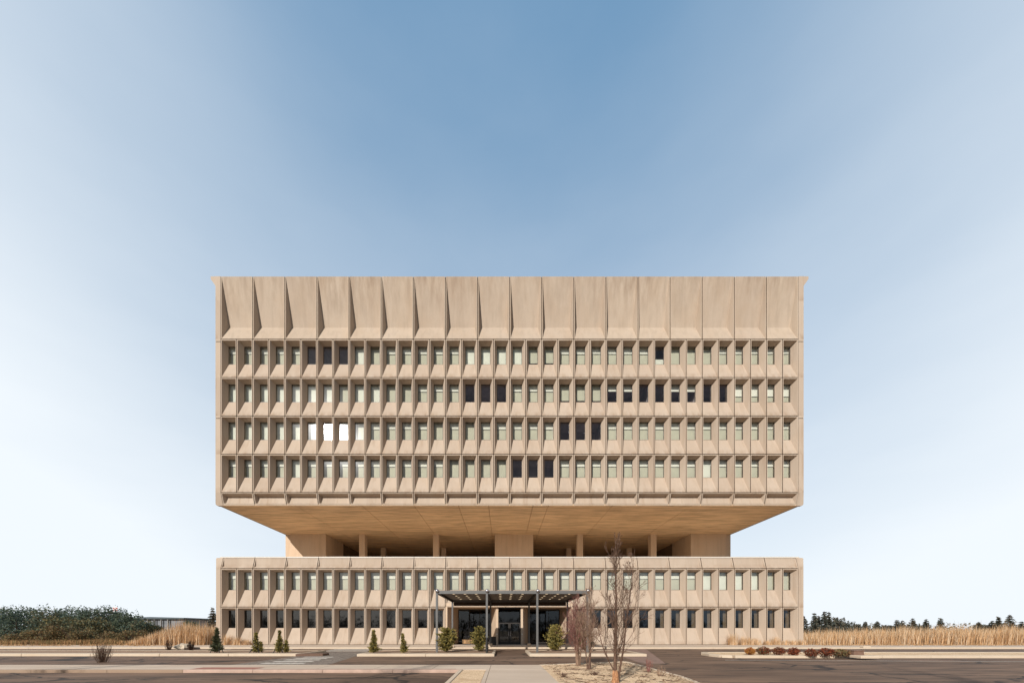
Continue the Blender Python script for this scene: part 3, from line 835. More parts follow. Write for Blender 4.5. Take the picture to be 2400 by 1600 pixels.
for x in (-22.5, -19.8, -17.1):  # parking bay lines by the building
    mb.poly([(x, 27.2, 0.006), (x + 0.11, 27.2, 0.006), (x - 1.2, 30.6, 0.006), (x - 1.31, 30.6, 0.006)])
mb.poly([(12.5, 19.6, 0.006), (34, 18.2, 0.006), (34, 18.32, 0.006), (12.5, 19.7, 0.006)])
struct(mb.obj('road_markings', M['white_paint']))
mb = MB()   # dropped kerb end at the crossing; dark brown colour stands for its shade
mb.prism([(-13.2, 22.32), (-13.2, 23.15), (-11.6, 23.4), (-11.7, 22.75)][::-1], 0.0, 0.15)
struct(mb.obj('kerb_end', M['brownbox_kerbshade']))

# ------------------------------------------------------------------ plants
def rv(rr, s=1.0): return Vector((rr.uniform(-1, 1), rr.uniform(-1, 1), rr.uniform(-1, 1))) * s

def bare_tree(label, loc, h, spread, seed, nmain, trunk_r, mats, group, low=0.12, base_mat=None, twiggy=1.0, stems=1, wide=1.0):
    rr = random.Random(seed)
    t = thing('bare_tree', label, 'tree', loc, group)
    tr, br = MB(), MB()
    def limb(p, d, L, r, lev, mb, up):
        n = 5 if lev < 2 else 3
        pts = [p.copy()]; rads = [r]
        q = p.copy(); dd = d.normalized()
        for i in range(n):
            dd = (dd + rv(rr, 0.10 + 0.05 * lev) + Vector((0, 0, up))).normalized()
            q = q + dd * (L / n); pts.append(q.copy()); rads.append(max(0.0034, r * (1 - 0.85 * (i + 1) / n)))
        mb.tube(pts, rads, 5 if lev == 1 else (4 if lev == 2 else 3), cap=False)
        if lev >= 3: return
        k = int((6, 5, 3, 0)[lev - 1] * twiggy + rr.random())
        for i in range(k):
            f = rr.uniform(0.18, 0.97); s = f * n; a = min(n - 1, int(s)); pp = pts[a].lerp(pts[a + 1], s - a)
            base = (pts[a + 1] - pts[a]).normalized()
            side = base.cross(rv(rr)).normalized()
            nd = (base + side * rr.uniform(0.45, 0.85)).normalized()
            limb(pp, nd, L * rr.uniform(0.30, 0.52) * (1.1 - 0.5 * f), max(0.003, rads[a] * 0.55), lev + 1, mb, up)
    for sidx in range(stems):
        ang = rr.uniform(0, 6.28); off = Vector((math.cos(ang), math.sin(ang), 0)) * (0.06 * trunk_r / 0.05 if sidx else 0.0)
        hh = h * (1.0 if sidx == 0 else rr.uniform(0.62, 0.92))
        lean = Vector((math.cos(ang), math.sin(ang), 0)) * (0.0 if sidx == 0 else rr.uniform(0.05, 0.16) * wide)
        n = 12; pts = []; rads = []; q = off.copy()
        for i in range(n + 1):
            pts.append(q.copy()); f = i / n
            rads.append(max(0.004, trunk_r * (1 if sidx == 0 else 0.6) * (1 - f) ** 0.9 + (0.5 * trunk_r * math.exp(-f * 26))))
            q = q + Vector((rr.uniform(-1, 1) * 0.02, rr.uniform(-1, 1) * 0.02, 0)) * h * 0.25 + (Vector((0, 0, 1)) + lean) * (hh / n)
        tr.tube(pts, rads, 8, cap=False)
        for i in range(nmain if sidx == 0 else nmain // 2):
            f = low + (0.93 - low) * ((i + rr.random()) / (nmain if sidx == 0 else nmain // 2))
            s = f * n; a = min(n - 1, int(s)); p = pts[a].lerp(pts[a + 1], s - a)
            az = rr.uniform(0, 6.28)
            out = (0.26 + 0.42 * (1 - f)) * wide
            d = Vector((math.cos(az) * out, math.sin(az) * out, 1.0)).normalized()
            L = spread * rr.uniform(0.75, 1.3) * (0.16 + 1.5 * (1 - f) ** 0.9) * 1.15
            L = min(L, (1.02 - f) * h * 1.0 + 0.15)
            limb(p, d, L, max(0.005, rads[a] * rr.uniform(0.20, 0.36)), 1, br, 0.10)
    tr.obj('trunk', M[mats[0]], t, smooth=True, loc=Vector((0, 0, 0)))
    br.obj('branches', M[mats[1]], t, loc=Vector((0, 0, 0)))
    if base_mat:
        b = MB()
        for i in range(9):
            a = i * 0.7; r0 = trunk_r * 1.25
            pts = [Vector((math.cos(a) * r0 * (1.25 - 0.12 * k), math.sin(a) * r0 * (1.25 - 0.12 * k), -0.05 + 0.115 * k)) + rv(rr, 0.012) for k in range(5)]
            b.tube(pts, [0.030, 0.034, 0.030, 0.024, 0.012], 6)
        b.obj('bark_base', M[base_mat], t, smooth=True, loc=Vector((0, 0, 0)))
    return t
G3 = 'young bare trees in the gravel bed'
bare_tree('tall narrow bare tree with orange bark at its foot, nearest in the gravel bed', (3.30, 10.25, 0.11), 4.45, 0.85, 11, 36, 0.055, ('bark', 'bark'), G3, low=0.07, base_mat='trunkbase', twiggy=1.0, stems=2, wide=1.12)
bare_tree('grey bare tree in the gravel bed between the tall tree and the red twigged tree', (3.45, 13.9, 0.12), 3.30, 0.80, 5, 34, 0.05, ('bark', 'twig'), G3, low=0.16, twiggy=1.0, stems=2, wide=1.25)
bare_tree('bushy bare tree with dense reddish twigs beside the road edge of the gravel bed', (3.36, 15.55, 0.12), 3.15, 0.85, 23, 26, 0.06, ('twig', 'redbark'), G3, low=0.16, twiggy=1.1, stems=6, wide=1.55)

GS = 'tall street trees whose shadows fall across the road'
bare_tree('tall bare street tree beyond the near road, casting thin shadows over the left car park', (-12.5, -4.0, 0.0), 13.0, 2.6, 41, 40, 0.17, ('bark', 'bark'), GS, low=0.2, twiggy=1.2, wide=1.3)
bare_tree('tall bare street tree farther left, casting thin shadows over the far left road', (-25.0, -2.0, 0.0), 12.5, 2.6, 42, 40, 0.17, ('bark', 'bark'), GS, low=0.2, twiggy=1.2, wide=1.3)
bare_tree('tall bare street tree right of the walkway, casting thin shadows over the right road', (6.5, -6.5, 0.0), 13.0, 2.4, 43, 40, 0.17, ('bark', 'bark'), GS, low=0.25, twiggy=1.2, wide=1.2)

def evergreen(label, loc, h, w, seed, mats, prof='cone', dens=1.0, stakes=False, lean=0.0, side=None):
    rr = random.Random(seed)
    t = thing('evergreen_shrub', label, 'shrub', loc, 'young evergreens in the entrance islands')
    f = MB(); tk = MB()
    tk.tube([(0, 0, -0.05), (0.01, 0, h * 0.35), (lean * h * 0.8, 0, h * 0.9)], [0.028, 0.02, 0.006], 6)
    def shoot(p, d, L, wd, mi):
        d = d.normalized()
        for s in range(2):
            sd = d.cross(rv(rr)).normalized() * wd
            f.poly([p - sd * 0.35, p + sd * 0.35, p + d * L * 0.55 + sd, p + d * L, p + d * L * 0.55 - sd], mi)
    def mass(cx, cy, z0, hh, ww, nb):
        for i in range(nb):
            u = rr.random() ** 1.15
            z = z0 + hh * (0.02 + 0.95 * u)
            if prof == 'cone': rad = ww * (1 - u) ** 0.8 * (0.85 if u > 0.08 else 0.65)
            elif prof == 'thin': rad = ww * (1 - u) ** 1.15
            else: rad = ww * math.sqrt(max(0.02, 1 - ((u - 0.42) / 0.60) ** 2))
            rad *= (0.82 + 0.42 * mnoise.noise(Vector((math.cos(u * 40), u * 5, seed * 3.1)))) * (rr.uniform(0.4, 1.0) if rr.random() < 0.66 else rr.uniform(1.0, 1.5))
            az = rr.uniform(0, 6.28)
            tilt = rr.uniform(0.15, 0.8) + 0.5 * u
            dr = Vector((math.cos(az), math.sin(az), tilt)).normalized()
            base = Vector((cx + lean * u * h, cy, z))
            n = max(2, int(rad / 0.055) + 1)
            for k in range(n):
                r0 = rad * (k + rr.random()) / n
                p = base + dr * r0 - Vector((0, 0, 0.25 * r0 * tilt))
                for q in range(3):
                    dd = (dr + rv(rr, 0.75)).normalized()
                    mi = 0 if rr.random() < 0.30 + 0.35 * (r0 / max(rad, 0.01)) else (1 if rr.random() < 0.75 else 2)
                    shoot(p + rv(rr, 0.03), dd, rr.uniform(0.07, 0.15), rr.uniform(0.012, 0.022), mi)
    mass(0, 0, 0.06, h * 0.93, w / 2, int(108 * dens * h * w * 1.2))
    if side: mass(side[0], 0.05, 0.08, side[1], side[2], int(70 * dens))
    shoot(Vector((lean * h, 0, h * 0.88)), Vector((0, 0, 1)), h * 0.13, 0.02, 0)
    for i in range(3): shoot(Vector((lean * h, 0, h * 0.86)), Vector((rr.uniform(-.6, .6), rr.uniform(-.6, .6), 1)), h * 0.09, 0.018, 0)
    tk.obj('stem', M['bark'], t, loc=Vector((0, 0, 0)))
    f.obj('foliage', [M[m] for m in mats], t, loc=Vector((0, 0, 0)))
    if stakes:
        for s in (-1, 1):
            b = MB(); b.tube([(s * 0.20, -0.1, 0.30), (s * 0.32, -0.16, 0.02)], 0.028, 6)
            b.tube([(s * 0.18, 0.12, 0.30), (s * 0.29, 0.2, 0.02)], 0.022, 6)
            b.obj('stake', M['darksteel'], t, loc=Vector((0, 0, 0)))
    return t
OL, DK = ('spruce_a', 'spruce_b', 'spruce_c'), ('spruce_c', 'spruce_b', 'spruce_c')
def ev(label, px, py, top, wpx, seed, mats, **kw):
    x, y = at(px, py, 0.14); s = y / F
    evergreen(label, (x, y, 0.135), (py - top) * s, wpx * s, seed, mats, **kw)
ev('dark staked fir below the left corner of the building', 508, 1528.5, 1469, 34, 1, DK, prof='cone', stakes=True, dens=1.2)
ev('staked small fir with a low second top, between the corner fir and the crossing', 600, 1529.5, 1480, 24, 2, OL, prof='cone', stakes=True, dens=1.2, side=(0.30, 0.65, 0.22))
ev('staked fir with a thin pointed tip and a side clump, next to the striped crossing', 655, 1529.5, 1475, 25, 3, OL, prof='thin', stakes=True, dens=1.5, side=(0.42, 0.75, 0.24))
ev('upright pointed evergreen just right of the striped crossing', 876, 1530.0, 1473, 32, 4, OL, prof='cone', dens=1.5)
ev('small leaning evergreen between the pointed one and the first canopy post', 948, 1530.5, 1482, 26, 5, OL, prof='cone', dens=1.4, lean=-0.10)
ev('broad light green spruce hugging the first canopy post', 1046, 1527.0, 1471, 46, 6, OL, prof='oval', dens=1.5)
ev('shaggy spruce between the first and second canopy posts', 1123, 1525.5, 1466, 37, 7, OL, prof='oval', dens=1.4)
ev('round bright green spruce right of the third canopy post', 1301, 1524.0, 1462, 43, 8, OL, prof='oval', dens=1.7)
ev('dull olive evergreen half hidden behind the bare trees', 1372, 1523.0, 1478, 42, 9, ('brush_b', 'spruce_b', 'brush_b'), prof='oval', dens=1.3)

def leafy_blob(mb, c, rx, rz, n, size, rr, nm, hollow=0.35):
    for i in range(n):
        d = rv(rr)
        while d.length > 1 or d.length < hollow: d = rv(rr)
        nz = 1 + 0.30 * mnoise.noise(d * 2.1 + Vector(c) * 3.7)
        p = Vector(c) + Vector((d.x * rx, d.y * rx, d.z * rz)) * nz
        a = rv(rr).normalized(); b = a.cross(rv(rr)).normalized()
        s = size * rr.uniform(0.6, 1.3)
        mb.poly([p - a * s - b * s * 0.5, p + a * s * 0.2 - b * s * 0.7, p + a * s, p + a * s * 0.1 + b * s * 0.7], rr.randrange(nm))
# low rust-red shrubs on the right-hand island
GR = 'rust red shrubs on the right island'
def red_shrub(label, px, py, wpx, hpx, seed, mats):
    x, y = at(px, py, 0.14); s = y / F; rr = random.Random(seed)
    t = thing('low_shrub', label, 'shrub', (x, y, 0.135), GR)
    tw, f = MB(), MB(); w, h = wpx * s / 2, hpx * s
    for i in range(26):
        a = rr.uniform(0, 6.28); e = Vector((math.cos(a) * w * rr.uniform(0.3, 0.9), math.sin(a) * w * rr.uniform(0.3, 0.9), h * rr.uniform(0.5, 0.98)))
        tw.tube([(0, 0, 0), e * 0.5 + rv(rr, 0.05), e], [0.012, 0.008, 0.004], 4, cap=False)
    leafy_blob(f, (0, 0, h * 0.5), w * 0.95, h * 0.5, 800, 0.036, rr, 3)
    tw.obj('stems', M['redbark'], t, loc=Vector((0, 0, 0))); f.obj('foliage', [M[m] for m in mats], t, loc=Vector((0, 0, 0)))
RA, RB, RC = ('redleaf_a', 'redleaf_b', 'deadleaf'), ('redleaf_a', 'redleaf_c', 'redleaf_b'), ('redleaf_b', 'redleaf_b', 'redleaf_a')
red_shrub('small amber and rust shrub at the rounded nose of the right island', 1758, 1533.6, 22, 17, 31, ('redleaf_c', 'redleaf_a', 'redleaf_c'))
red_shrub('dark green and red shrub, second from the island nose', 1790, 1533.2, 30, 19, 32, ('redleaf_a', 'spruce_b', 'redleaf_b'))
red_shrub('round rust shrub, third from the island nose', 1826, 1534.4, 28, 19, 33, RA)
red_shrub('bright red brown shrub, fourth from the island nose', 1860, 1535.2, 27, 19, 34, ('redleaf_a', 'redleaf_a', 'redleaf_b'))
red_shrub('sparse maroon shrub, fifth from the island nose', 1902, 1536.2, 30, 17, 35, RA)
red_shrub('wide dark maroon shrub beside the olive shrub', 1937, 1536.4, 32, 20, 36, RC)
x, y = at(1970, 1536.6, 0.14)
t = thing('low_shrub', 'rounded olive brown shrub beside the brown box', 'shrub', (x, y, 0.135))
f = MB(); rr = random.Random(77); leafy_blob(f, (0, 0, 0.22), 0.44, 0.22, 700, 0.04, rr, 2)
f.obj('foliage', [M['brush_b'], M['deadleaf']], t, loc=Vector((0, 0, 0)))
tw = MB()
for i in range(14):
    a = i * 0.45; tw.tube([(0, 0, 0), (math.cos(a) * 0.3, math.sin(a) * 0.3, 0.3)], [0.012, 0.004], 4, cap=False)
tw.obj('stems', M['bark'], t, loc=Vector((0, 0, 0)))
x, y = at(2004, 1537.5, 0.14)
t = thing('utility_box', 'low brown utility box with sloping sides on the right island', 'utility box', (x, y, 0.135))
mb = MB(); k = [(-0.33, -0.22), (0.33, -0.22), (0.33, 0.22), (-0.33, 0.22)]
lo = [(a, b, 0) for a, b in k]; hi = [(a * 0.82 + 0.05, b * 0.8, 0.34) for a, b in k]
for i in range(4):
    j = (i + 1) % 4; mb.poly([lo[i], lo[j], hi[j], hi[i]])
mb.obj('housing', M['brownbox_kerbshade'], t, loc=Vector((0, 0, 0)))
mb = MB(); mb.box(-0.25, 0.35, -0.21, 0.21, 0.338, 0.38, bev=0.01); mb.obj('lid', M['brownbox_kerbshade'], t, loc=Vector((0, 0, 0)))
mb = MB(); x, y = at(2031, 1539, 0.14); mb.box(x - 0.6, x + 0.45, y - 0.3, y + 0.4, 0.1, 0.24, bev=0.03)
tag(mb.obj('concrete_block', M['kerb']), 'flat pale concrete block beside the brown utility box', 'block')

# tall dry grass
def blades(mb, x, y, z, h, n, sp, rr, nm=3, w=0.016):
    for i in range(n):
        a = rr.uniform(0, 6.28); r = sp * math.sqrt(rr.random()) * 0.5
        p = Vector((x + math.cos(a) * r, y + math.sin(a) * r, z))
        hh = h * rr.uniform(0.55, 1.08)
        lean = Vector((math.cos(a), math.sin(a), 0)) * rr.uniform(0.0, 0.30) * hh + Vector((0.06 * hh, 0, 0))
        sd = Vector((math.cos(a + 1.3), math.sin(a + 1.3), 0)) * w * rr.uniform(0.7, 1.4)
        m1 = p + lean * 0.4 + Vector((0, 0, hh * 0.6)); tp = p + lean + Vector((0, 0, hh))
        mi = rr.randrange(nm)
        mb.poly([p - sd, p + sd, m1 + sd * 0.8, m1 - sd * 0.8], mi)
        mb.poly([m1 - sd * 0.8, m1 + sd * 0.8, tp], mi)
def grass_field(name, label, x0, x1, y0, y1, n, h, seed, mats, zf=None, per=7, w=0.016):
    rr = random.Random(seed); mb = MB()
    for i in range(n):
        y = y0 + (y1 - y0) * rr.random() ** 1.25
        x = rr.uniform(x0, x1)
        c = 0.5 + 0.5 * mnoise.noise(Vector((x * 0.7, y * 0.9, seed)))
        if rr.random() > 0.25 + c: continue
        hh = h * (0.58 + 0.80 * c * c + 0.12 * rr.random()) * (zf(x) if zf else 1.0)
        blades(mb, x, y, 0.0, hh, per, 0.34, rr, 3, w)
    o = mb.obj(name, [M[m] for m in mats])
    return tag(o, label, 'grass', kind='stuff')
GA = ('grass_a', 'grass_b', 'grass_c')
grass_field('dry_grass', 'tall tan dry grass along the field right of the building', 31.6, 84, 35.6, 47, 5400, 1.95, 3, GA, lambda x: min(1.12, 0.78 + 0.020 * (x - 31)))
grass_field('grass_stems', 'sparse taller pale stems standing above the dry grass on the right', 33, 86, 35.8, 46, 1300, 2.15, 12, ('grass_c', 'grass_a', 'brush_a'), lambda x: min(1.15, 0.75 + 0.020 * (x - 31)), per=2, w=0.010)
grass_field('dry_grass', 'tall tan dry grass beside the left corner of the building', -37.8, -29.9, 35.0, 40.5, 1700, 2.45, 4, GA, lambda x: min(1.0, 0.35 + 0.2 * (x + 37.5)))
grass_field('dry_brush', 'low brown brush at the foot of the trees on the left', -70, -37.2, 35.4, 40, 2000, 0.75, 6, ('brush_a', 'brush_b', 'grass_b'))
grass_field('weeds', 'low dry weeds along the kerbs left of the building', -62, -14, 24.6, 26.2, 900, 0.16, 8, ('brush_a', 'brush_b', 'grass_b'))
grass_field('dry_verge', 'short dry verge in front of the left trees', -72, -31, 33.2, 36.0, 2600, 0.30, 9, ('brush_a', 'grass_b', 'grass_a'))
grass_field('dry_verge', 'short dry verge in front of the tall grass on the right', 31.3, 84, 34.2, 36.0, 2200, 0.32, 10, ('grass_b', 'grass_a', 'brush_a'))
GT = 'ornamental grass clumps at the foot of the facade'
def tuft(label, px, h, seed, d=35.55, n=150, sp=0.85):
    rr = random.Random(seed); x = xat(px, d)
    mb = MB(); blades(mb, 0, 0, 0, h, n, sp, rr, 3, 0.009); blades(mb, 0, 0, 0, h * 0.4, n // 2, sp * 1.3, rr, 3, 0.012)
    tag(mb.obj('grass_clump', [M[m] for m in GA], loc=(x, d, 0.15)), label, 'grass clump', GT)
RT = [(1716, 1.30), (1742, 1.0), (1757, 0.85), (1772, 0.75), (1800, 0.55), (1818, 0.95), (1838, 0.6), (1858, 0.55), (1880, 0.6)]
ordn = ['tallest, farthest from the corner', 'second', 'third', 'fourth', 'fifth, low', 'sixth, feathery', 'seventh, low', 'eighth, low', 'ninth, at the right corner']
for i, (px, h) in enumerate(RT): tuft('tan grass clump at the right end of the facade, ' + ordn[i], px, h, 60 + i)
LT = [(531, 1.15, 'tan grass clump at the left corner of the facade behind the fir'), (551, 0.95, 'wispy tan grass clump under the first ground floor window'),
      (562, 0.75, 'tan grass clump under the second ground floor window'), (578, 0.65, 'low tan grass clump ending the row at the left facade')]
for i, (px, h, lb) in enumerate(LT): tuft(lb, px, h, 80 + i)

# trees beyond the grass
def leafy_tree(label, loc, h, w, seed, mats, group, n=1500, size=0.16, name='leafy_tree'):
    rr = random.Random(seed); t = thing(name, label, 'tree', loc, group)
    tr = MB(); tr.tube([(0, 0, -0.1), (0.05, 0, h * 0.3), (0, 0, h * 0.8)], [0.13, 0.10, 0.03], 7)
    f = MB(); k = 13
    for i in range(k):
        u = (i + 0.5) / k; a = i * 2.4
        r = w * 0.5 * (0.35 + 0.9 * math.sin(math.pi * min(0.95, 0.18 + 0.75 * u))) * rr.uniform(0.5, 0.8)
        c = (math.cos(a) * r * 0.8, math.sin(a) * r * 0.8, h * (0.14 + 0.74 * u))
        s = w * rr.uniform(0.19, 0.30)
        tr.tube([(0, 0, c[2] * 0.7), c], [0.035, 0.012], 4, cap=False)
        leafy_blob(f, c, s, s * rr.uniform(0.8, 1.25), n // k, size, rr, len(mats), 0.2)
    for i in range(26):          # stray tips above the outline
        c = Vector((rr.gauss(0, w * 0.2), rr.gauss(0, w * 0.2), h * rr.uniform(0.86, 1.03)))
        leafy_blob(f, c, 0.15, 0.35, 8, size * 0.7, rr, len(mats), 0.0)
    tr.obj('trunk', M['bark'], t, loc=Vector((0, 0, 0))); f.obj('crown', [M[m] for m in mats], t, loc=Vector((0, 0, 0)))
    return t
GL = 'grey green trees left of the building'
LTREES = [  # px, top, width px, distance, what sets it apart
    (-12, 1423, 70, 52, 'tree cut by the left edge of the view'),
    (38, 1430, 74, 50, 'broad blue grey tree near the left edge'),
    (72, 1427, 76, 54, 'full rounded grey green tree, tallest crown of the left half of the row'),
    (118, 1434, 62, 49, 'lower tree in a dip of the row between two rounded crowns'),
    (160, 1425, 56, 56, 'pointed tree with a thin ragged top in the middle of the left row'),
    (196, 1433, 62, 50, 'tree right of the ragged pointed one, thin at the top'),
    (232, 1428, 66, 53, 'tall dense tree left of the red and white sign'),
    (268, 1426, 60, 55, 'tree directly below the red and white sign'),
    (298, 1440, 52, 50, 'shorter tree right of the sign where the row drops'),
    (330, 1458, 46, 46, 'smallest dark tree at the right end of the row beside the tan grass'),
    (362, 1467, 34, 60, 'low olive tree in front of the far grey building'),
    (447, 1458, 28, 64, 'small dark rounded tree between the far building and the corner conifer'),
    (138, 1452, 54, 44, 'olive brown bush tree standing in front of the row'),
    (210, 1455, 60, 43, 'brownish low tree in front of the row'),
]
for i, (px, top, wpx, d, lb) in enumerate(LTREES):
    h = zat(top, d); w = wpx * d / F * 1.25
    mats = (('tree_a', 'tree_b', 'tree_c'), ('tree_b', 'tree_b', 'tree_a'), ('tree_a', 'tree_a', 'tree_b'))[i % 3]
    if i >= 12 or i == 10: mats = ('tree_c', 'brush_b', 'tree_a')
    leafy_tree(lb, (xat(px, d), d, 0.0), h, w, 200 + i, mats, GL, n=3800, size=0.115)

for i, (px, d, w, h, lb) in enumerate([(70, 41, 3.2, 1.7, 'brown bush with an olive top below the tallest left tree'), (108, 40.5, 2.6, 1.5, 'low rusty brown bush in the dip of the left tree row'),
        (150, 41, 3.4, 2.3, 'tall reddish brown bush below the ragged pointed tree'), (182, 40, 2.8, 1.9, 'olive brown bush right of the tall reddish bush'),
        (262, 40.5, 3.0, 1.7, 'grey brown bush below the red and white sign'), (305, 40, 2.8, 1.8, 'dull olive bush where the left tree row drops'), (20, 41, 3.0, 1.3, 'low brown bush at the left edge')]):
    rr = random.Random(600 + i); t = thing('bush', lb, 'bush', (xat(px, d), d, 0), 'brown bushes in front of the left trees')
    f, tw = MB(), MB()
    for k in range(16):
        e = Vector((rr.uniform(-.45, .45) * w, rr.uniform(-.3, .3) * w, h * rr.uniform(0.6, 1.05))); tw.tube([(e.x * 0.3, e.y * 0.3, -0.02), e * 0.6 + rv(rr, 0.1), e], [0.03, 0.02, 0.008], 4, cap=False)
    for k in range(9):
        leafy_blob(f, (rr.uniform(-.36, .36) * w, rr.uniform(-.25, .25) * w, h * rr.uniform(0.25, 0.72)), w * 0.2, h * 0.28, 170, 0.075, rr, 3, 0.1)
    tw.obj('stems', M['bark'], t, loc=Vector((0, 0, 0))); f.obj('foliage', [M['brush_a'], M['brush_b'], M['tree_c']], t, loc=Vector((0, 0, 0)))

def conifer(label, loc, h, w, seed, mats, group=None, n=950, size=0.17):
    rr = random.Random(seed); t = thing('conifer', label, 'tree', loc, group)
    tr = MB(); tr.tube([(0, 0, -0.1), (0, 0, h * 0.97)], [0.16, 0.02], 6)
    f = MB(); nw = max(9, int(h * 2.6))
    for k in range(nw):
        u = (k + 0.5) / nw; z = h * (0.10 + 0.88 * u); r = w * 0.5 * (1 - u) ** 1.05 * rr.uniform(0.75, 1.2) + 0.05
        m = max(3, int(n / nw * (1 - u) * 2 / 6)); a0 = rr.uniform(0, 6.28)
        for b in range(m):
            a = a0 + 6.283 * b / m + rr.uniform(-0.3, 0.3); rl = r * rr.uniform(0.6, 1.12)
            for q in range(6):
                s = rl * (q + rr.random()) / 6
                p = Vector((math.cos(a) * s, math.sin(a) * s, z - 0.30 * s + rr.uniform(-0.1, 0.1)))
                d = Vector((math.cos(a), math.sin(a), -0.2)) + rv(rr, 0.7); d.normalize(); sd = d.cross(rv(rr)).normalized()
                L = size * rr.uniform(0.9, 1.8)
                f.poly([p - sd * L * 0.4, p + sd * L * 0.4, p + d * L * 1.2], rr.randrange(len(mats)))
    f.poly([(-0.04, 0, h * 0.93), (0.04, 0, h * 0.93), (0, 0, h * 1.02)], 0)
    tr.obj('trunk', M['bark'], t, loc=Vector((0, 0, 0))); f.obj('crown', [M[m] for m in mats], t, loc=Vector((0, 0, 0)))
    return t
CA, CB = ('conifer_a', 'conifer_a', 'conifer_b'), ('conifer_b', 'conifer_a', 'conifer_b')
d = 62
conifer('dark ragged conifer peeking out at the left corner of the building', (xat(499, 50), 50, 0), zat(1421, 50), 40 * 50 / F, 301, CB, n=1900)
conifer('dark slope sided conifer against the right wall of the building', (xat(1884, 56), 56, 0), zat(1441, 56), 44 * 56 / F, 302, CB, n=1500)
RCON = [(1909, 1437, 16, 60, 'slim dark conifer just right of the building, lower of the first pair', CA),
        (1918, 1443, 14, 62, 'thin conifer filling the gap between the slim pair and the tall pair', CB),
        (1932, 1433, 18, 60, 'tallest slim conifer of the tight group right of the building', CA),
        (1942, 1435, 17, 61, 'slim conifer leaning on the tallest one right of the building', CA),
        (2028, 1457, 24, 72, 'squat rounded conifer standing alone behind the grass', CB),
        (2056, 1456, 17, 72, 'small pointed conifer right of the squat one', CA),
        (2102, 1453, 16, 72, 'narrow conifer left in the middle cluster of the field', CA),
        (2115, 1454, 26, 74, 'wide conifer in the middle cluster of the field', CB),
        (2139, 1449, 24, 72, 'brownish tall conifer right of the middle cluster', CB),
        (2171, 1451, 24, 74, 'twin topped green conifer between two single ones', CA),
        (2204, 1449, 21, 70, 'single sharp green conifer before the gap in the line', CA),
        (2293, 1458, 22, 72, 'faded low conifer after the gap in the line', CB),
        (2325, 1455, 20, 72, 'small conifer left of the sharp one near the right edge', CA),
        (2340, 1446, 14, 70, 'very narrow sharp conifer near the right edge', CA),
        (2366, 1441, 32, 70, 'largest open conifer near the right edge', CB),
        (2395, 1457, 18, 72, 'conifer cut by the right edge of the view', CA)]
for i, (px, top, wpx, dd, lb, mt) in enumerate(RCON):
    conifer(lb, (xat(px, dd), dd, 0), zat(top - 2.5, dd), wpx * dd / F * 1.5, 320 + i, mt, 'conifers beyond the dry grass', n=1500, size=0.20)
for i, (px, top, wpx, dd, lb) in enumerate([(1962, 1449, 34, 64, 'round brown grey tree sloping down from the slim conifers'), (1982, 1458, 30, 66, 'low dark rounded tree at the end of the slope of trees'),
        (2008, 1464, 26, 80, 'small faint grey tree in the first dip of the line'), (2075, 1466, 24, 84, 'faint low tree between the pointed conifer and the middle cluster'),
        (2090, 1467, 20, 84, 'faint bush tree left of the middle cluster'), (2155, 1466, 22, 84, 'faint low tree behind the brownish conifer'), (2310, 1466, 26, 84, 'faint low tree near the sharp conifer')]):
    leafy_tree(lb, (xat(px, dd), dd, 0), zat(top, dd), wpx * dd / F, 350 + i, CB if i != 1 else CA, 'low trees beyond the dry grass', n=900, size=0.17)

mb = MB(); rr = random.Random(516)
for i in range(90):
    x = 96 + 150 * i / 90 + rr.uniform(-1, 1); h = 2.0 + 2.6 * rr.random() ** 1.6
    leafy_blob(mb, (x, 122 + rr.uniform(-4, 4), h * 0.5), 1.9, h * 0.55, 46, 0.34, rr, 2, 0.1)
tag(mb.obj('woods', [M['tree_c'], M['conifer_b']]), 'faint low woods on the horizon behind the conifers on the right', 'woods', kind='stuff')
mb = MB(); rr = random.Random(515)
for i in range(150):
    x = -110 + 220 * i / 150 + rr.uniform(-1, 1); h = 4.6 + 2.6 * rr.random()
    mb.tube([(x, -62, -0.1), (x, -62, h * 0.7)], [0.12, 0.05], 5, 0)
    leafy_blob(mb, (x, -62 + rr.uniform(-3, 3), h * 0.55), 1.7, h * 0.5, 55, 0.42, rr, 2, 0.1)
tag(mb.obj('woods', [M['conifer_a'], M['conifer_b']]), 'dark woods across the road, seen mirrored in the ground floor glass', 'woods', kind='stuff')

# far low building and the small sign over the trees on the left
dB = 95
lb = thing('low_building', 'long low grey building with a slate roof and white posts, far behind the left trees', 'building', (xat(365, dB), dB, 0))
x0, x1 = xat(292, dB), xat(432, dB)
mb = MB(); mb.box(x0, x1, dB, dB + 9, 0, zat(1450, dB)); mb.obj('wall', M['farwall'], lb)
mb = MB(); zt = zat(1443.5, dB); ze = zat(1450, dB)
mb.prism([(x0 - .6, dB - .8), (x1 + .6, dB - .8), (x1 + .6, dB + 9.8), (x0 - .6, dB + 9.8)], ze, ze + 0.35)
mb.poly([(x0 - .6, dB - .8, ze + .352), (x1 + .6, dB - .8, ze + .352), (x1 - 3, dB + 4, zt - 0.25), (x0 + 3, dB + 4, zt)])
mb.poly([(x0 - .6, dB + 9.8, ze + .352), (x0 + 3, dB + 4, zt), (x1 - 3, dB + 4, zt - 0.25), (x1 + .6, dB + 9.8, ze + .352)])
mb.obj('roof', M['farroof'], lb)
for i in range(5):
    x = x0 + 5 + (x1 - x0 - 9) * i / 4
    mb = MB(); mb.box(x - 0.07, x + 0.07, dB - 0.6, dB - 0.25, 0, ze - 0.01); mb.obj('post', M['farpost'], lb)
dS = 70
sg = thing('roadside_sign', 'small red and white sign board showing above the left trees', 'sign', (xat(270, dS), dS, 0))
xs, zs = xat(270, dS), zat(1427, dS)
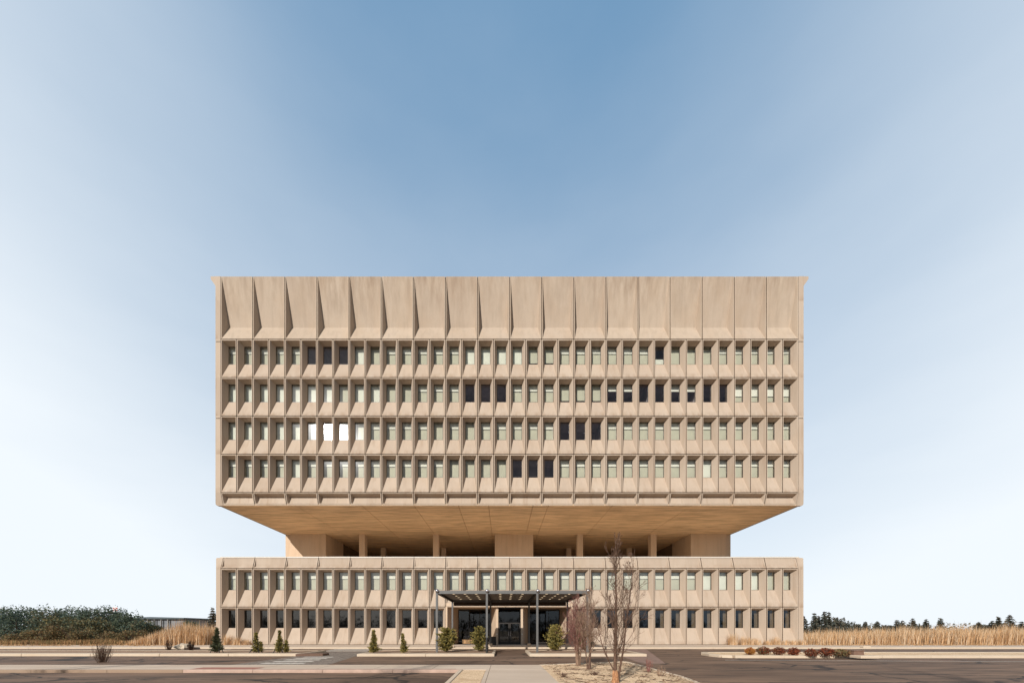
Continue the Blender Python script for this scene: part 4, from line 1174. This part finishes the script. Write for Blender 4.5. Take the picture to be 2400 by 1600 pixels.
mb = MB(); mb.tube([(xs, dS + 0.06, 0), (xs, dS + 0.06, zs)], 0.06, 8); mb.obj('post', M['darksteel'], sg)
mb = MB(); mb.box(xs - 0.50, xs + 0.50, dS - 0.03, dS + 0.03, zs - 0.42, zs + 0.42, bev=0.01); mb.obj('board', M['signwhite'], sg)
mb = MB()
for (a, b, r) in ((-0.27, 0.22, 0.14), (0.02, 0.0, 0.17), (0.33, 0.2, 0.15), (0.30, -0.24, 0.13), (-0.3, -0.2, 0.12)):
    mb.poly([(xs + a + r * math.cos(t * 0.6283), dS - 0.034, zs + b + r * math.sin(t * 0.6283)) for t in range(10)])
mb.obj('red_marks', M['signred'], sg)

# boulder with a dry bush, lone dry shrub, white stone in the grass
x, y = at(425, 1521, 0.0)
mb = MB(); mb.sphere((0, 0, 0.20), 0.5, wob=0.35, nu=18, nv=11, sz=0.62)
for i, v in enumerate(mb.v): mb.v[i] = (v[0] * 1.5, v[1], v[2])
tag(mb.obj('boulder', M['stone'], loc=(x, 30.3, 0.0)), 'long pale boulder on the road edge left of the building', 'boulder')
def dry_bush(label, px, py, wpx, hpx, seed, mat, n=46, z=0.0, cat='shrub'):
    x, y = at(px, py, z); s = y / F; rr = random.Random(seed); w, h = wpx * s / 2, hpx * s
    mb = MB()
    for i in range(n):
        a = rr.uniform(0, 6.28); e = Vector((math.cos(a) * w * rr.random(), math.sin(a) * w * rr.random(), h * rr.uniform(0.3, 1.0)))
        b0 = Vector((e.x * 0.6 * rr.random(), e.y * 0.6 * rr.random(), -0.02))
        m_ = b0.lerp(e, 0.5) + rv(rr, 0.09 * h)
        mb.tube([b0, m_, e], [0.010, 0.007, 0.003], 3, cap=False)
        for k in range(3): mb.tube([m_.lerp(e, k / 3), e + rv(rr, 0.25 * w)], [0.005, 0.002], 3, cap=False)
    tag(mb.obj('dry_bush', M[mat], loc=(x, y, z)), label, cat)
dry_bush('round dark dry bush against the right end of the boulder', 448, 1523, 16, 24, 401, 'bark', 70)
dry_bush('tan dry bush at the left end of the boulder', 396, 1522, 18, 26, 402, 'twig', 60)
dry_bush('lone tan twiggy bush standing at the far left of the road', 240, 1551, 40, 44, 403, 'twig', 80)
dry_bush('small dark bush low on the left pavement edge', 62, 1513, 18, 11, 404, 'bark', 60)
dry_bush('red stemmed dry plant near the kerb right of the tall bare tree', 1519, 1573, 26, 32, 405, 'redbark', 20, 0.13, 'dry plant')
dry_bush('sprawling dry plant at the kerb corner of the gravel bed', 1546, 1583, 30, 24, 406, 'twig', 16, 0.13, 'dry plant')
dry_bush('flattened brown plant in the gravel left of the tall bare tree', 1392, 1583, 28, 12, 407, 'bark', 34, 0.14, 'dry plant')
dry_bush('brown dry plant by the walkway edge of the gravel bed', 1320, 1584, 24, 9, 408, 'bark', 26, 0.14, 'dry plant')
x, y = at(2028, 1517.5, 0.15)
mb = MB(); mb.box(-0.32, 0.32, -0.2, 0.2, 0, 0.17, bev=0.04); tag(mb.obj('white_block', M['kerb'], loc=(x, y, 0.15)), 'small white block on the pavement in front of the tall grass', 'block')
# litter of dead leaves and twigs on the gravel
rr = random.Random(90); mb = MB()
for i in range(2600):
    x, y = rr.uniform(1.8, 6.0), rr.uniform(9.0, 16.6)
    c = 0.5 + 0.5 * mnoise.noise(Vector((x * 1.3, y * 1.9, 4)))
    if rr.random() > c * c * 1.6: continue
    z = 0.155 + 0.035 * mnoise.noise(Vector((x * 1.1, y * 1.1, 0))) + 0.012
    if x > 5.4 or x < 2.2: z -= 0.02
    a = rr.uniform(0, 6.28); s = rr.uniform(0.018, 0.045)
    if rr.random() < 0.40:
        e = Vector((math.cos(a), math.sin(a) * 0.5, rr.uniform(-0.02, 0.12))) * rr.uniform(0.10, 0.36)
        mb.tube([(x, y, z), Vector((x, y, z)) + e], [0.008, 0.004], 3, 1, cap=False)
    else:
        mb.poly([(x + s * math.cos(a), y + s * math.sin(a), z), (x - s * math.sin(a), y + s * math.cos(a), z + rr.uniform(0, 0.03)),
                 (x - s * math.cos(a), y - s * math.sin(a), z + 0.005), (x + s * math.sin(a), y - s * math.cos(a), z + rr.uniform(0, 0.02))], 0)
tag(mb.obj('leaf_litter', [M['deadleaf'], M['bark']]), 'dead leaves and twigs strewn over the gravel bed', 'leaf litter', kind='stuff')

# ------------------------------------------------------------------ small things at the entrance
x = xat(1141, 23.9)
t = thing('bollard', 'black bollard standing in front of the second canopy post', 'bollard', (x, 23.85, 0.12))
mb = MB(); mb.tube([(0, 0, 0), (0, 0, 1.0)], 0.085, 14); mb.obj('body', M['darksteel'], t, smooth=False, loc=Vector((0, 0, 0)))
mb = MB(); mb.sphere((0, 0, 1.0), 0.085, sz=0.6); mb.obj('cap', M['darksteel'], t, smooth=True, loc=Vector((0, 0, 0)))
x = xat(1158, 35.5)
t = thing('litter_bin', 'square black bin beside the left entrance door post', 'bin', (x - 0.05, 35.35, 0.15))
mb = MB(); mb.box(-0.26, 0.26, -0.26, 0.26, 0.03, 0.78, bev=0.03); mb.obj('body', M['darksteel'], t, loc=Vector((0, 0, 0)))
mb = MB(); mb.box(-0.28, 0.28, -0.28, 0.28, 0.782, 0.84, bev=0.02); mb.obj('lid', M['darksteel'], t, loc=Vector((0, 0, 0)))
t = thing('bench', 'plain wooden box bench in front of the left lobby glass', 'bench', (xat(1096, 37.6), 37.6, 0.15))
for i in range(4):
    mb = MB(); mb.box(-0.55, 0.55, -0.25 + i * 0.13, -0.14 + i * 0.13, 0.42, 0.47, bev=0.008); mb.obj('slat', M['wood'], t, loc=Vector((0, 0, 0)))
mb = MB(); mb.box(-0.5, 0.5, -0.22, 0.22, 0.05, 0.418); mb.obj('base', M['wood'], t, loc=Vector((0, 0, 0)))
t = thing('bicycle_rack', 'black tubular bicycle rack in front of the wooden bench', 'bicycle rack', (xat(1095, 36.6), 36.45, 0.15))
for k in range(2):
    mb = MB(); xo = -0.35 + 0.42 * k
    pts = [(xo, 0, 0)] + [(xo + 0.13 - 0.13 * math.cos(a), 0, 0.70 + 0.13 * math.sin(a)) for a in [0.4, 0.8, 1.2, 1.57, 1.94, 2.34, 2.74]] + [(xo + 0.26, 0, 0)]
    mb.tube(pts, 0.028, 7); mb.obj('loop', M['darksteel'], t, loc=Vector((0, 0, 0)))
mb = MB(); mb.box(-0.42, 0.42, -0.04, 0.04, 0.0, 0.03); mb.obj('rail', M['darksteel'], t, loc=Vector((0, 0, 0)))

# ------------------------------------------------------------------ sky, sun, camera
SUN = Vector((-398, -820, 455)).normalized()          # towards the sun
elev = math.asin(SUN.z); azim = math.atan2(SUN.x, SUN.y) % (2 * math.pi)
w = bpy.data.worlds.new('World'); scene.world = w; w.use_nodes = True
nt = w.node_tree; nt.nodes.clear(); lk = nt.links
sky = N(nt, 'ShaderNodeTexSky'); sky.sky_type = 'NISHITA'; sky.sun_disc = False
sky.sun_elevation = elev; sky.sun_rotation = azim; sky.altitude = 0; sky.air_density = 1.0; sky.dust_density = 1.5; sky.ozone_density = 1.0
tc = N(nt, 'ShaderNodeTexCoord'); sep = N(nt, 'ShaderNodeSeparateXYZ'); lk.new(tc.outputs['Generated'], sep.inputs[0])
# thin high haze: white towards the horizon and towards both sides
low = rng(nt, sep.outputs[2], 0.02, 0.92, 1.0, 0.0)
x2 = math_(nt, 'MULTIPLY', sep.outputs[0], sep.outputs[0]); y2 = math_(nt, 'MULTIPLY', sep.outputs[1], sep.outputs[1])
sx = math_(nt, 'DIVIDE', x2, math_(nt, 'ADD', math_(nt, 'ADD', x2, y2), 0.0001))
sx = math_(nt, 'MULTIPLY', math_(nt, 'MULTIPLY', sx, sx), rng(nt, sep.outputs[0], -0.35, 0.35, 1.0, 0.68))
n1 = N(nt, 'ShaderNodeTexNoise'); n1.inputs['Scale'].default_value = 2.4; n1.inputs['Detail'].default_value = 6; n1.inputs['Roughness'].default_value = 0.5
mp = N(nt, 'ShaderNodeMapping'); mp.inputs['Scale'].default_value = (1, 1, 3.0); lk.new(tc.outputs['Generated'], mp.inputs[0]); lk.new(mp.outputs[0], n1.inputs[0])
wisp = rng(nt, n1.outputs['Fac'], 0.32, 0.70, -0.02, 0.07)
fac = math_(nt, 'ADD', math_(nt, 'ADD', math_(nt, 'MULTIPLY', low, 0.93), math_(nt, 'MULTIPLY', sx, 0.78)), wisp)
fac = rng(nt, fac, 0.0, 1.0, 0.0, 0.97)
front = rng(nt, sep.outputs[1], -0.45, 0.10, 0.30, 1.0)      # the haze is thinner on the sunny side behind the viewer
fac = math_(nt, 'MULTIPLY', fac, front)
blue = mixc(nt, 0.62, sky.outputs[0], (1.95, 4.3, 7.1))
hz = mixc(nt, fac, blue, (9.2, 9.8, 10.3))
dim = math_(nt, 'MULTIPLY', rng(nt, sep.outputs[1], -0.6, 0.15, 0.80, 0.0), rng(nt, sep.outputs[2], 0.06, 0.42, 0.20, 1.0))
hz = mixc(nt, dim, hz, (0.5, 0.5, 0.55))
hsv = None
bg = N(nt, 'ShaderNodeBackground'); bg.inputs[1].default_value = 0.10
lk.new(hz, bg.inputs[0])
ow = N(nt, 'ShaderNodeOutputWorld'); lk.new(bg.outputs[0], ow.inputs[0])

sl = bpy.data.lights.new('sun', 'SUN'); sl.energy = 5.0; sl.angle = math.radians(0.53); sl.color = (1.0, 0.95, 0.885)
so = bpy.data.objects.new('sun', sl); COL.objects.link(so); so.rotation_euler = (-SUN).to_track_quat('-Z', 'Y').to_euler(); so.location = SUN * 120

cam = bpy.data.cameras.new('camera'); co = bpy.data.objects.new('camera', cam); COL.objects.link(co)
co.location = (0, 0, HC); co.rotation_euler = (math.pi / 2, 0, 0)
cam.sensor_fit = 'HORIZONTAL'; cam.sensor_width = 36; cam.lens = 36 * F / 2400
cam.shift_x = (1200 - PX) / 2400; cam.shift_y = (PY - 800) / 2400
cam.clip_start = 0.1; cam.clip_end = 4000
scene.camera = co
vs = scene.view_settings; vs.view_transform = 'Standard'; vs.look = 'None'; vs.exposure = 0.0; vs.gamma = 1.0
scene.cycles.transparent_max_bounces = 16; scene.cycles.max_bounces = 8; scene.cycles.diffuse_bounces = 4
